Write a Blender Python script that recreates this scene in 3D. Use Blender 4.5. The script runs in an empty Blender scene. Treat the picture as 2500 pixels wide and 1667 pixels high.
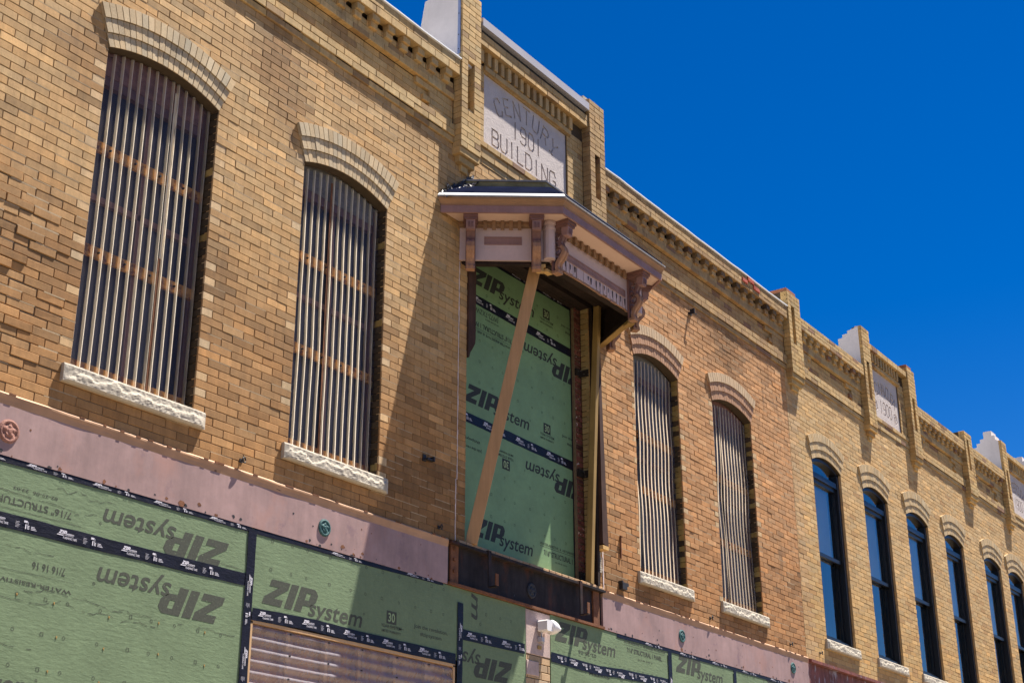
import bpy, math, random
from mathutils import Vector, Matrix, noise

sc = bpy.context.scene
RND = random.Random(11)

# ------------------------------------------------------------------ camera
YAW, PIT, ROL = math.radians(54.978), math.radians(21.981), math.radians(-0.123)
fw = Vector((math.sin(YAW)*math.cos(PIT), math.cos(YAW)*math.cos(PIT), math.sin(PIT)))
rt = Vector((math.cos(YAW), -math.sin(YAW), 0.0))
up = rt.cross(fw)
rt2 = rt*math.cos(ROL) + up*math.sin(ROL)
up2 = up*math.cos(ROL) - rt*math.sin(ROL)
cd = bpy.data.cameras.new('camera')
cd.sensor_width = 36.0
cd.lens = 3485.86/2500*36
cd.clip_start = 0.1
cd.clip_end = 2000
cam = bpy.data.objects.new('camera', cd)
m = Matrix(((rt2.x, up2.x, -fw.x, 0.0), (rt2.y, up2.y, -fw.y, -8.0), (rt2.z, up2.z, -fw.z, 1.65), (0, 0, 0, 1)))
cam.matrix_world = m
sc.collection.objects.link(cam)
sc.camera = cam

# ------------------------------------------------------------------ sky and sun
SA, SB = 2.1, 5.6                      # shadow shift on the wall per metre of depth (sideways, down)
sund = Vector((SA, -1.0, SB)).normalized()
elev = math.asin(sund.z)
w = bpy.data.worlds.new('World')
sc.world = w
w.use_nodes = True
nt = w.node_tree
sky = nt.nodes.new('ShaderNodeTexSky')
sky.sky_type = 'NISHITA'
sky.sun_disc = False
sky.sun_elevation = elev
sky.sun_rotation = math.atan2(sund.x, sund.y)
sky.altitude = 1500
sky.air_density = 1.0
sky.dust_density = 0.3
sky.ozone_density = 4.0
hsv = nt.nodes.new('ShaderNodeHueSaturation')
hsv.inputs['Hue'].default_value = 0.512
hsv.inputs['Saturation'].default_value = 1.42
hsv.inputs['Value'].default_value = 1.0
bg = nt.nodes['Background']
bg.inputs['Strength'].default_value = 0.04
nt.links.new(sky.outputs[0], hsv.inputs['Color'])
nt.links.new(hsv.outputs[0], bg.inputs['Color'])
sl = bpy.data.lights.new('sun', 'SUN')
sl.energy = 5.0
sl.angle = math.radians(0.5)
sl.color = (1.0, 0.93, 0.82)
so = bpy.data.objects.new('sun', sl)
so.rotation_euler = sund.to_track_quat('Z', 'Y').to_euler()
so.location = (10, -20, 30)
sc.collection.objects.link(so)
sc.view_settings.view_transform = 'Standard'
sc.view_settings.look = 'None'
sc.view_settings.exposure = 1.62
sc.view_settings.gamma = 1.0

# ------------------------------------------------------------------ materials
def mat(name, col=(.5, .5, .5), rough=.8, tint=False, n1=None, n2=None, bump=None, spec=.3, metal=0., streak=None, patches=()):
    """n1/n2: (scale, amount) brightness mottling; bump: (scale, strength, distance); streak: (sx, sz, amount);
    patches: list of (scale, threshold, softness, colour, stretch) real stains of another colour"""
    mt = bpy.data.materials.new(name)
    mt.use_nodes = True
    t = mt.node_tree
    N, L = t.nodes, t.links
    bs = N['Principled BSDF']
    bs.inputs['Roughness'].default_value = rough
    bs.inputs['Metallic'].default_value = metal
    bs.inputs['Specular IOR Level'].default_value = spec
    tc = N.new('ShaderNodeTexCoord')
    if tint:
        at = N.new('ShaderNodeAttribute'); at.attribute_name = 'tint'
        cur = at.outputs['Color']
    else:
        rgb = N.new('ShaderNodeRGB'); rgb.outputs[0].default_value = (*col, 1)
        cur = rgb.outputs[0]
    def tex(scale, stretch=(1, 1, 1), detail=4, rough=.6):
        mp = N.new('ShaderNodeMapping')
        mp.inputs['Scale'].default_value = stretch
        L.new(tc.outputs['Object'], mp.inputs['Vector'])
        nz = N.new('ShaderNodeTexNoise')
        nz.inputs['Scale'].default_value = scale
        nz.inputs['Detail'].default_value = detail
        nz.inputs['Roughness'].default_value = rough
        L.new(mp.outputs[0], nz.inputs['Vector'])
        return nz.outputs['Fac']
    def mult(cur, fac, amt):
        mr = N.new('ShaderNodeMapRange')
        mr.inputs['From Min'].default_value = .25; mr.inputs['From Max'].default_value = .75
        mr.inputs['To Min'].default_value = 1-amt; mr.inputs['To Max'].default_value = 1+amt
        L.new(fac, mr.inputs['Value'])
        mx = N.new('ShaderNodeVectorMath'); mx.operation = 'SCALE'
        L.new(cur, mx.inputs[0]); L.new(mr.outputs[0], mx.inputs['Scale'])
        return mx.outputs[0]
    if n1: cur = mult(cur, tex(n1[0]), n1[1])
    if n2: cur = mult(cur, tex(n2[0], detail=8, rough=.75), n2[1])
    if streak: cur = mult(cur, tex(1.0, (streak[0], streak[0], streak[1]), 5, .7), streak[2])
    for (scale, thr, soft, pc, st) in patches:
        f = tex(scale, st, 6, .65)
        mr = N.new('ShaderNodeMapRange')
        mr.inputs['From Min'].default_value = thr; mr.inputs['From Max'].default_value = thr+soft
        L.new(f, mr.inputs['Value'])
        mx = N.new('ShaderNodeMix'); mx.data_type = 'RGBA'
        L.new(mr.outputs[0], mx.inputs['Factor']); L.new(cur, mx.inputs['A'])
        mx.inputs['B'].default_value = (*pc, 1)
        cur = mx.outputs['Result']
    L.new(cur, bs.inputs['Base Color'])
    if bump:
        b = N.new('ShaderNodeBump')
        b.inputs['Strength'].default_value = bump[1]; b.inputs['Distance'].default_value = bump[2]
        L.new(tex(bump[0], bump[3] if len(bump) > 3 else (1, 1, 1), 6, .7), b.inputs['Height'])
        L.new(b.outputs[0], bs.inputs['Normal'])
    return mt

M = {}
M['brick'] = mat('brick', tint=True, rough=.85, n1=(7, .14), n2=(60, .20), streak=(16, 1.5, .20), bump=(110, .5, .003),
                 patches=[(1.7, .60, .16, (.17, .098, .05), (1.8, 1.8, .45))])
M['brickc'] = mat('brick_clean', tint=True, rough=.85, n1=(9, .12), n2=(60, .18), bump=(110, .45, .003))
M['redbrick'] = mat('red_brick', tint=True, rough=.9, n1=(25, .3), n2=(90, .25), bump=(60, .8, .006),
                    patches=[(18, .60, .05, (.42, .36, .31), (1, 1, 1))])
M['mortar'] = mat('mortar', (.17, .12, .072), .95, n1=(20, .25), bump=(90, .5, .003))
M['mortardark'] = mat('mortar_dark', (.06, .042, .026), .95, n1=(20, .25), bump=(90, .5, .003))
M['stone'] = mat('limestone', (.39, .345, .28), .85, n1=(12, .12), n2=(60, .10), bump=(60, .5, .006))
M['datestone'] = mat('carved_stone', (.50, .44, .42), .9, n1=(6, .10), n2=(45, .10), bump=(38, .75, .010))
M['lintel'] = mat('painted_iron', (.305, .198, .185), .6, n1=(2.2, .24), n2=(14, .10), streak=(9, .9, .14), bump=(40, .15, .004), spec=.4,
                  patches=[(2.2, .53, .22, (.36, .19, .15), (1, 1, .6)), (3.4, .60, .10, (.21, .13, .14), (.8, 1, .8)), (5, .68, .06, (.25, .10, .05), (2.2, 1, .45)), (11, .715, .02, (.06, .03, .02), (1, 1, 1))])
M['lintelcap'] = mat('peeling_tan_paint', (.40, .235, .14), .7, n1=(5, .15), bump=(60, .4, .004),
                     patches=[(14, .66, .03, (.13, .07, .05), (.5, 1, 1.4))])
M['steel'] = mat('rusty_black_steel', (.026, .021, .022), .7, n1=(6, .4), streak=(10, 1.2, .5), spec=.12, bump=(50, .3, .004),
                 patches=[(3.5, .54, .14, (.075, .032, .022), (1, 1, .6)), (6, .70, .05, (.20, .18, .2), (3, 1, .5))])
M['rust'] = mat('rust', (.16, .065, .03), .8, n1=(14, .4), n2=(70, .3), bump=(80, .5, .003))
M['rustbeam'] = mat('rusty_beam', (.17, .055, .045), .7, n1=(6, .4), streak=(16, 1.5, .5), bump=(40, .4, .004),
                    patches=[(8, .56, .10, (.33, .30, .36), (1.6, 1, .5))])
M['black'] = mat('black_iron', (.02, .018, .02), .6, n1=(30, .4), spec=.4)
M['verdigris'] = mat('verdigris', (.035, .10, .105), .7, n1=(30, .5), n2=(90, .3), bump=(60, .6, .004))
M['pinkrust'] = mat('flaking_paint_rust', (.27, .13, .10), .8, n1=(14, .4), bump=(50, .6, .005),
                    patches=[(16, .6, .05, (.07, .05, .05), (1, 1, 1))])
M['board'] = mat('green_sheathing', (.150, .207, .116), .75, n1=(3, .12), n2=(25, .12), bump=(26, .55, .006, (.5, 1, 1.6)), spec=.25,
                 patches=[(5, .735, .012, (.12, .17, .10), (.35, 1, 2.2)), (34, .74, .03, (.38, .42, .28), (1, 1, .4))])
M['boardsmooth'] = mat('green_sheathing_smooth', (.165, .275, .135), .6, n1=(3, .14), n2=(25, .10), bump=(40, .25, .003), spec=.35,
                       patches=[(14, .70, .05, (.30, .40, .24), (1, 1, 1))])
M['boardedge'] = mat('wood_strand_edge', (.42, .27, .13), .85, n1=(40, .4))
M['ink'] = mat('worn_ink', (.055, .060, .045), .7, n1=(60, .3), patches=[(55, .60, .10, (.16, .22, .12), (1, 1, 1))])
M['inksolid'] = mat('dark_ink', (.030, .034, .030), .7, n1=(60, .3), patches=[(60, .68, .10, (.12, .17, .10), (1, 1, 1))])
M['tape'] = mat('flashing_tape', (.006, .006, .014), .45, n1=(8, .4), bump=(24, .6, .008, (.6, 1, 2)), spec=.22)
M['tapeink'] = mat('tape_print', (.62, .60, .66), .5, n1=(60, .25))
M['white'] = mat('white_paint', (.66, .61, .58), .6, n1=(2, .10), n2=(14, .06), streak=(4, .8, .06), bump=(12, .2, .01), spec=.3)
M['whitemetal'] = mat('white_coping', (.80, .80, .80), .45, n1=(8, .06), spec=.4)
M['greymetal'] = mat('grey_coping', (.42, .40, .42), .4, n1=(3, .08), metal=.0, spec=.6)
M['bluemetal'] = mat('edge_strip', (.22, .27, .42), .4, n1=(10, .1), spec=.5)
M['silver'] = mat('drip_edge', (.30, .27, .24), .45, metal=.3, n1=(20, .25))
M['frieze'] = mat('pale_mauve_paint', (.52, .39, .375), .6, n1=(3, .08), n2=(30, .07), spec=.3,
                  patches=[(22, .735, .02, (.16, .09, .08), (1, 1, .8))])
M['mauve'] = mat('mauve_paint', (.27, .155, .14), .6, n1=(5, .18), streak=(20, 2, .10), spec=.3,
                 patches=[(16, .72, .03, (.35, .27, .2), (1, 1, 1))])
M['mauvedark'] = mat('dark_mauve_paint', (.17, .085, .075), .6, n1=(8, .2), n2=(30, .12), spec=.35)
M['browntrim'] = mat('brown_trim_paint', (.30, .165, .085), .65, n1=(6, .15), streak=(2, 30, .15))
M['dentilpaint'] = mat('dentil_paint', (.24, .14, .08), .65, n1=(14, .2))
M['soffit'] = mat('soffit_paint', (.66, .47, .38), .7, n1=(2, .07))
M['bracketwood'] = mat('bare_bracket_wood', (.33, .18, .11), .7, n1=(5, .2), streak=(60, 3, .3),
                       patches=[(9, .58, .08, (.30, .17, .17), (1, 1, .6))])
M['membrane'] = mat('roof_membrane', (.008, .010, .024), .85, n1=(5, .3), bump=(9, .4, .01), spec=0.)
M['curb'] = mat('mossy_board', (.20, .18, .10), .8, n1=(8, .45), streak=(1, 12, .3))
M['foil'] = mat('torn_tar_flashing', (.03, .03, .04), .35, n1=(20, .4), spec=.6, patches=[(14, .60, .05, (.45, .43, .42), (1, 1, 1))])
M['newwood'] = mat('new_timber', (.46, .265, .125), .7, n1=(3, .10), streak=(40, 1.4, .14),
                   patches=[(7, .74, .02, (.20, .085, .04), (1.3, 1.3, .8))])
M['oldwood'] = mat('treated_timber', (.30, .19, .065), .7, n1=(3, .2), streak=(40, 1.2, .2),
                   patches=[(7, .72, .03, (.12, .05, .02), (1.4, 1.4, .8))])
M['darkwood'] = mat('old_dark_boards', (.022, .012, .009), .85, n1=(7, .5), streak=(30, 30, .3), bump=(30, .5, .01))
M['trimwood'] = mat('old_trim_board', (.055, .025, .016), .75, n1=(7, .4), streak=(40, 2, .3))
M['cutwood'] = mat('sawn_end', (.58, .36, .14), .8, n1=(30, .2))
M['batten'] = mat('rusty_batten', (.60, .28, .07), .8, n1=(12, .35), n2=(40, .3),
                  patches=[(11, .52, .08, (.20, .06, .018), (1, 1, 1))])
M['greyboard'] = mat('weathered_filler', (.22, .20, .18), .85, n1=(12, .3), n2=(60, .3), bump=(50, .5, .004))
M['backing'] = mat('dark_window_backing', (.014, .014, .024), .3, n1=(2, .3), spec=.4)
M['dimcurtain'] = mat('dim_window_interior', (.085, .090, .105), .5, n1=(2, .5), streak=(6, .8, .4), spec=.4)
M['cream'] = mat('cream_lap_strip', (.52, .43, .31), .5, n1=(6, .15), streak=(20, 2, .2))
M['coverback'] = mat('brown_backing', (.40, .215, .10), .7, n1=(3, .3), streak=(3, 20, .25))
M['blackframe'] = mat('black_window_frame', (.008, .008, .010), .35, spec=.5)
M['blind'] = mat('window_blind', (.92, .90, .93), .8, n1=(1.2, .06))
M['curtain'] = mat('dark_curtain', (.060, .075, .13), .8, streak=(20, .8, .45))
M['plasticwhite'] = mat('white_plastic', (.74, .72, .72), .35, spec=.5)
M['conduit'] = mat('yellowed_conduit', (.34, .22, .07), .6)
M['caulk'] = mat('old_caulk', (.62, .52, .50), .8, n1=(20, .3))
M['concrete'] = mat('rough_render', (.46, .35, .32), .9, n1=(9, .2), n2=(50, .15), bump=(50, .5, .006))
M['roof'] = mat('flat_roof', (.40, .38, .36), .9, n1=(3, .2))
M['plainwall'] = mat('side_wall_brick', (.33, .22, .13), .9, n1=(4, .2), n2=(30, .2))
M['asphalt'] = mat('asphalt', (.11, .095, .075), .9, n1=(.6, .15), n2=(30, .2), bump=(60, .4, .01))
M['pavement'] = mat('pavement_concrete', (.30, .235, .155), .9, n1=(1.2, .12), n2=(30, .08), bump=(50, .2, .005))
M['shopglass'] = mat('shop_glass', (.02, .025, .03), .08, spec=.6)

def panel_mat(name, col, opac, rough, gloss=.5, transl=0., ior=1.45, vari=.25, tcol=(.96, .96, .97), mirror=None):
    mt = bpy.data.materials.new(name); mt.use_nodes = True
    t = mt.node_tree; N, L = t.nodes, t.links
    bs = N['Principled BSDF']; out = N['Material Output']
    bs.inputs['Base Color'].default_value = (*col, 1)
    bs.inputs['Roughness'].default_value = rough
    bs.inputs['Specular IOR Level'].default_value = gloss
    tr = N.new('ShaderNodeBsdfTransparent')
    tr.inputs['Color'].default_value = (*tcol, 1)
    tc = N.new('ShaderNodeTexCoord'); mp = N.new('ShaderNodeMapping')
    mp.inputs['Scale'].default_value = (6, 6, 1.2)
    L.new(tc.outputs['Object'], mp.inputs['Vector'])
    nz = N.new('ShaderNodeTexNoise'); nz.inputs['Scale'].default_value = 2.5; nz.inputs['Detail'].default_value = 6
    L.new(mp.outputs[0], nz.inputs['Vector'])
    mr = N.new('ShaderNodeMapRange')
    mr.inputs['From Min'].default_value = .3; mr.inputs['From Max'].default_value = .7
    mr.inputs['To Min'].default_value = opac*(1-vari); mr.inputs['To Max'].default_value = min(1, opac*(1+vari))
    L.new(nz.outputs['Fac'], mr.inputs['Value'])
    lw = N.new('ShaderNodeFresnel'); lw.inputs['IOR'].default_value = ior
    ad = N.new('ShaderNodeMath'); ad.operation = 'ADD'; ad.use_clamp = True
    L.new(mr.outputs[0], ad.inputs[0]); L.new(lw.outputs[0], ad.inputs[1])
    mx = N.new('ShaderNodeMixShader')
    body = bs.outputs[0]
    if mirror:
        gl = N.new('ShaderNodeBsdfGlossy'); gl.inputs['Color'].default_value = (*mirror, 1); gl.inputs['Roughness'].default_value = rough
        body = gl.outputs[0]
    if transl:
        tl = N.new('ShaderNodeBsdfTranslucent'); tl.inputs['Color'].default_value = (*col, 1)
        m2 = N.new('ShaderNodeMixShader'); m2.inputs[0].default_value = transl
        L.new(body, m2.inputs[1]); L.new(tl.outputs[0], m2.inputs[2]); body = m2.outputs[0]
    L.new(ad.outputs[0], mx.inputs[0]); L.new(tr.outputs[0], mx.inputs[1]); L.new(body, mx.inputs[2])
    L.new(mx.outputs[0], out.inputs['Surface'])
    return mt
M['sheet'] = panel_mat('clear_corrugated_plastic', (.16, .15, .20), .10, .22)
M['rib'] = panel_mat('highlight_plastic_rib', (1.0, .91, .76), .38, .4, .3, .8)  # same clear plastic; bright sun line on the ribs put into colour and opacity
M['ribdull'] = panel_mat('faint_highlight_rib', (.74, .62, .48), .19, .5, .3, .75, vari=.5)  # weaker, browner painted rib highlight for the right-hand windows
M['coversheet'] = panel_mat('wavy_clear_plastic', (.74, .70, .78), .27, .27, 1.0, .4)
M['glass'] = panel_mat('window_glass', (.01, .012, .02), .04, .03, .9, 0, 3.0, mirror=(1.0, .95, .88))

# ------------------------------------------------------------------ mesh helpers
class MB:
    def __init__(s):
        s.v = []; s.f = []; s.c = []; s.m = []
    def add(s, vs, fs, tint=(1, 1, 1), mi=0):
        b = len(s.v)
        s.v += [tuple(p) for p in vs]
        for f in fs:
            s.f.append([b+i for i in f]); s.c.append(tint); s.m.append(mi)
    def box(s, x0, x1, y0, y1, z0, z1, tint=(1, 1, 1), mi=0, P=None):
        vs = [(x, y, z) for z in (z0, z1) for y in (y0, y1) for x in (x0, x1)]
        if P: vs = [P(x, z, -y) for x, y, z in vs]
        s.add(vs, [(0, 1, 5, 4), (1, 3, 7, 5), (3, 2, 6, 7), (2, 0, 4, 6), (4, 5, 7, 6), (2, 3, 1, 0)], tint, mi)
    def pbox(s, P, u0, u1, z0, z1, o0, o1, tint=(1, 1, 1), mi=0):
        """box in a wall frame: along u, height z, from outward distance o0 to o1"""
        s.box(u0, u1, -o1, -o0, z0, z1, tint, mi, P)
    def brick(s, P, u0, u1, z0, z1, o, depth, tint, ch=.003, jit=.0008, mi=0):
        r = RND.uniform
        c = [(u0, z0), (u1, z0), (u1, z1), (u0, z1)]
        ci = [(u0+ch, z0+ch), (u1-ch, z0+ch), (u1-ch, z1-ch), (u0+ch, z1-ch)]
        vs = [P(u, z, o+r(-jit, jit)) for u, z in ci]
        vs += [P(u, z, o-ch) for u, z in c]
        vs += [P(u, z, o-depth) for u, z in c]
        fs = [(0, 1, 2, 3)]
        for i in range(4):
            j = (i+1) % 4
            fs.append((4+i, 4+j, j, i)); fs.append((8+i, 8+j, 4+j, 4+i))
        s.add(vs, fs, tint, mi)
    def ring(s, pts, closed=False): pass
    def prism(s, pts, a, b, axis='y', tint=(1, 1, 1), mi=0, P=None):
        """polygon pts (p,q) extruded from a to b. axis y: (x,z); axis x: (y,z); z: (x,y). with P: (o,z) profile along u"""
        n = len(pts)
        def mk(p, q, t):
            if P: return P(t, q, p)
            return (p, t, q) if axis == 'y' else ((t, p, q) if axis == 'x' else (p, q, t))
        vs = [mk(p, q, a) for p, q in pts] + [mk(p, q, b) for p, q in pts]
        fs = [tuple(range(n))[::-1], tuple(range(n, 2*n))]
        for i in range(n):
            j = (i+1) % n
            fs.append((i, j, n+j, n+i))
        s.add(vs, fs, tint, mi)
    def build(s, name, mats, parent=None, smooth=False):
        me = bpy.data.meshes.new(name)
        me.from_pydata(s.v, [], s.f)
        if not isinstance(mats, (list, tuple)): mats = [mats]
        for mm in mats: me.materials.append(mm)
        at = me.attributes.new('tint', 'FLOAT_COLOR', 'FACE')
        flat = []
        for c in s.c: flat += [c[0], c[1], c[2], 1.0]
        at.data.foreach_set('color', flat)
        me.polygons.foreach_set('material_index', s.m)
        if smooth: me.polygons.foreach_set('use_smooth', [True]*len(s.f))
        me.update()
        o = bpy.data.objects.new(name, me)
        sc.collection.objects.link(o)
        if parent: o.parent = parent
        return o

def empty(name, parent=None):
    o = bpy.data.objects.new(name, None)
    sc.collection.objects.link(o)
    if parent: o.parent = parent
    return o
def tag(o, label=None, cat=None, group=None, kind=None):
    if label: o['label'] = label
    if cat: o['category'] = cat
    if group: o['group'] = group
    if kind: o['kind'] = kind
    return o

PF = lambda u, z, o: (u, -o, z)                                  # front wall
def PL(x, y0=0.0): return lambda u, z, o: (x-o, y0-u, z)         # faces -X
def PR(x, y0=0.0): return lambda u, z, o: (x+o, y0+u, z)         # faces +X
def fbm(x, y, s=1.0, seed=0.0): return noise.fractal(Vector((x*s+seed, y*s+seed*.7, seed)), 1.0, 2.0, 4)
def lerp(a, b, t): return tuple(p+(q-p)*t for p, q in zip(a, b))
def sst(a, b, x):
    t = min(1, max(0, (x-a)/(b-a))); return t*t*(3-2*t)
WARM = (1.05, .96, .80)
def warm(c): return tuple(a*b for a, b in zip(c, WARM))
def vary(c, v=.12, hue=.05):
    k = 1+RND.gauss(0, v*.6); h = RND.gauss(0, hue*.6)
    return (max(.01, c[0]*k*(1+h)), max(.01, c[1]*k), max(.01, c[2]*k*(1-h*1.5)))

CH, BL = .0672, .2355
SPR, CRN = 7.95, 8.065      # window arch spring and crown
SILLT = 5.305

class Arch:
    def __init__(s, x0, x1):
        s.x0, s.x1 = x0, x1
        s.cx = (x0+x1)/2; hw = (x1-x0)/2
        s.h = CRN-SPR
        s.R = (hw*hw+s.h*s.h)/(2*s.h)
        s.zc = CRN-s.R
        s.a = math.asin(hw/s.R)
    def top(s, x, dr=0.0):
        d = (s.R+dr)**2-(x-s.cx)**2
        return s.zc+math.sqrt(max(0, d))
    def cut(s, z):
        """opening half-widths for wall bricks at height z (hood covers the ragged edge)"""
        if z < SILLT-.02: return None
        if z <= SPR: return (s.x0, s.x1)
        d = (s.R+.22)**2-(z-s.zc)**2
        if d <= 0: return None
        hw = min(math.sqrt(d), (z-s.zc)*math.tan(s.a)+.0)
        return (s.cx-hw, s.cx+hw)

def tint_left(x, z):
    c = (.42, .285, .152)
    low = sst(7.4, 5.6, z+.35*fbm(x, z, .9))
    c = lerp(c, (.315, .178, .080), low*.9)
    r = sst(12.9, 13.6, x)
    c = lerp(c, lerp((.42, .238, .122), (.355, .190, .088), sst(7.2, 5.2, z)), r)
    d = sst(.70, 1.35, fbm(x, z, .8, 5)+1.1*sst(1.0, .1, abs(x-9.9))*sst(6.1, 5.1, z)+.55)
    c = lerp(c, (.18, .10, .045), d*.75)
    c = vary(c, .14+.06*low, .055)
    if RND.random() < .05: c = tuple(k*1.22 for k in c)
    if RND.random() < .04: c = tuple(k*.74 for k in c)
    for a, b in WINS:
        if 5.2 < z < 8.0 and (0 < a-x < .085 or 0 < x-b < .085) and RND.random() < .5: c = vary((.48, .36, .235), .10)
    return warm(c)
def tint_right(x, z):
    c = lerp((.46, .325, .175), (.44, .30, .145), sst(7, 5.5, z))
    if x < 18.75: c = lerp(c, (.40, .27, .17), .5)
    c = vary(c, .12, .06)
    q = RND.random()
    if q < .07: c = tuple(k*1.2 for k in c)
    elif q < .14: c = lerp(c, (.33, .20, .095), .7)
    return warm(c)
def tint_cornice(dirty):
    def f(x, z):
        c = vary((.43, .315, .168), .10, .05)
        dd = dirty
        if RND.random() < .10+.22*dd: c = lerp(c, (.20, .125, .075), RND.uniform(.3, .8))
        if dd: c = lerp(c, (.29, .19, .105), .55*dd)
        if dd and RND.random() < .05: c = (.22, .135, .095)
        return warm(c)
    return f

def brick_field(mb, P, u0, u1, z0, z1, o, tint, cuts=None, ch=CH, bl=BL, joint=.0050, depth=.05, jit=.0007, off=0., wob=None, mi=0, chm=.003, point=0.):
    n = max(1, round((z1-z0)/ch)); h = (z1-z0)/n
    for k in range(n):
        za, zb = z0+k*h, z0+(k+1)*h
        iv = [(u0, u1)]
        if cuts:
            for cf in cuts:
                cc = cf((za+zb)/2)
                if cc:
                    nv = []
                    for a, b in iv:
                        if cc[1] <= a or cc[0] >= b: nv.append((a, b)); continue
                        if cc[0] > a: nv.append((a, cc[0]))
                        if cc[1] < b: nv.append((cc[1], b))
                    iv = nv
        for n_i, (a, b) in enumerate(iv):
            sh = (bl*.5 if k % 2 else 0)+off+RND.uniform(-.008, .008)
            if len(iv) > 1: sh = (b if n_i == 0 else a)+(bl*.5 if k % 2 else 0)
            i = math.floor((a-sh)/bl)
            while True:
                ua, ub = sh+i*bl+RND.uniform(-.003, .003)*0, sh+(i+1)*bl
                i += 1
                if ua >= b: break
                ua, ub = max(ua, a), min(ub, b)
                if ub-ua < .018: continue
                # merge tiny leftovers into the neighbour
                if ua > a+.001 and ua < a+.018: ua = a
                dz = RND.uniform(-.0012, .0012)
                oo = o+RND.gauss(0, .0009)
                jj = joint
                ji = jit
                if wob:
                    wv = wob((ua+ub)/2, (za+zb)/2)
                    oo += abs(RND.gauss(0, .006))*wv; ji += .0006*wv; jj += .008*wv*RND.random(); dz *= 1+3*wv
                g0 = 0 if ua <= a+1e-4 and cuts is None and False else jj/2
                if point and RND.random() < point:
                    ta = RND.uniform(0, .4)*(ub-ua) if RND.random() < .5 else 0
                    mb.pbox(P, ua+ta, ub, zb-jj/2+dz-.0012, zb+jj/2+.0008, oo-.006, oo+RND.uniform(-.0014, .0006), (1, 1, 1), 2)
                mb.brick(P, ua+g0, ub-jj/2, za+jj/2+dz, zb-jj/2+dz, oo, depth, tint((ua+ub)/2, (za+zb)/2), chm, ji, mi)

def grid_cells(mb, x0, x1, z0, z1, y, holes, mi):
    xs = sorted({x0, x1, *[h[0] for h in holes], *[h[1] for h in holes]})
    zs = sorted({z0, z1, *[h[2] for h in holes], *[h[3] for h in holes]})
    xs = [x for x in xs if x0 <= x <= x1]; zs = [z for z in zs if z0 <= z <= z1]
    for a, b in zip(xs, xs[1:]):
        for c, d in zip(zs, zs[1:]):
            mx, mz = (a+b)/2, (c+d)/2
            if any(h[0] < mx < h[1] and h[2] < mz < h[3] for h in holes): continue
            mb.add([(a, y, c), (b, y, c), (b, y, d), (a, y, d)], [(0, 1, 2, 3)], (1, 1, 1), mi)

def hood(ar, name, parent, tint):
    mb = MB()
    radii = [(0.002, .115, .010), (.118, .235, .021), (.238, .362, .032)]
    n = 22
    for (r0, r1, o) in radii:
        for k in range(n):
            a0 = -ar.a+2*ar.a*k/n; a1 = -ar.a+2*ar.a*(k+1)/n
            g = .0030/ar.R
            a0 += g; a1 -= g
            oo = o+RND.gauss(0, .0008)
            rr0, rr1 = ar.R+r0, ar.R+r1
            dr = RND.uniform(-.002, .002)
            pts = [(ar.cx+rr0*math.sin(a0), ar.zc+rr0*math.cos(a0)), (ar.cx+rr0*math.sin(a1), ar.zc+rr0*math.cos(a1)),
                   (ar.cx+(rr1+dr)*math.sin(a1), ar.zc+(rr1+dr)*math.cos(a1)), (ar.cx+(rr1+dr)*math.sin(a0), ar.zc+(rr1+dr)*math.cos(a0))]
            c = tint()
            if ar.x0 > 13 and ar.x0 < 18:
                c = lerp(c, (.33, .17, .10) if r0 < .2 else (.50, .38, .24), .65)  # reddish brick; lower rings also darkened in the tint for their shade
            j = .0007
            vs = [PF(x, z, oo+RND.uniform(-j, j)) for x, z in pts]+[PF(x, z, -.105 if r0 < .01 else -.03) for x, z in pts]
            mb.add(vs, [(0, 1, 2, 3), (4, 5, 1, 0), (5, 6, 2, 1), (6, 7, 3, 2), (7, 4, 0, 3)], c, 0)
        # mortar bed between the bricks
        N = 24
        for k in range(N):
            a0 = -ar.a+2*ar.a*k/N; a1 = -ar.a+2*ar.a*(k+1)/N
            q = [(ar.R+r0-.002, a0), (ar.R+r0-.002, a1), (ar.R+r1, a1), (ar.R+r1, a0)]
            pts = [(ar.cx+r*math.sin(a), ar.zc+r*math.cos(a)) for r, a in q]
            vs = [PF(x, z, o-.008) for x, z in pts]+[PF(x, z, -.10) for x, z in pts]
            fs = [(0, 1, 2, 3)]
            if r0 < .01: fs.append((4, 5, 1, 0))
            mb.add(vs, fs, (1, 1, 1), 1)
    return mb.build(name, [M['brickc'], M['mortardark']], parent)

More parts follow.
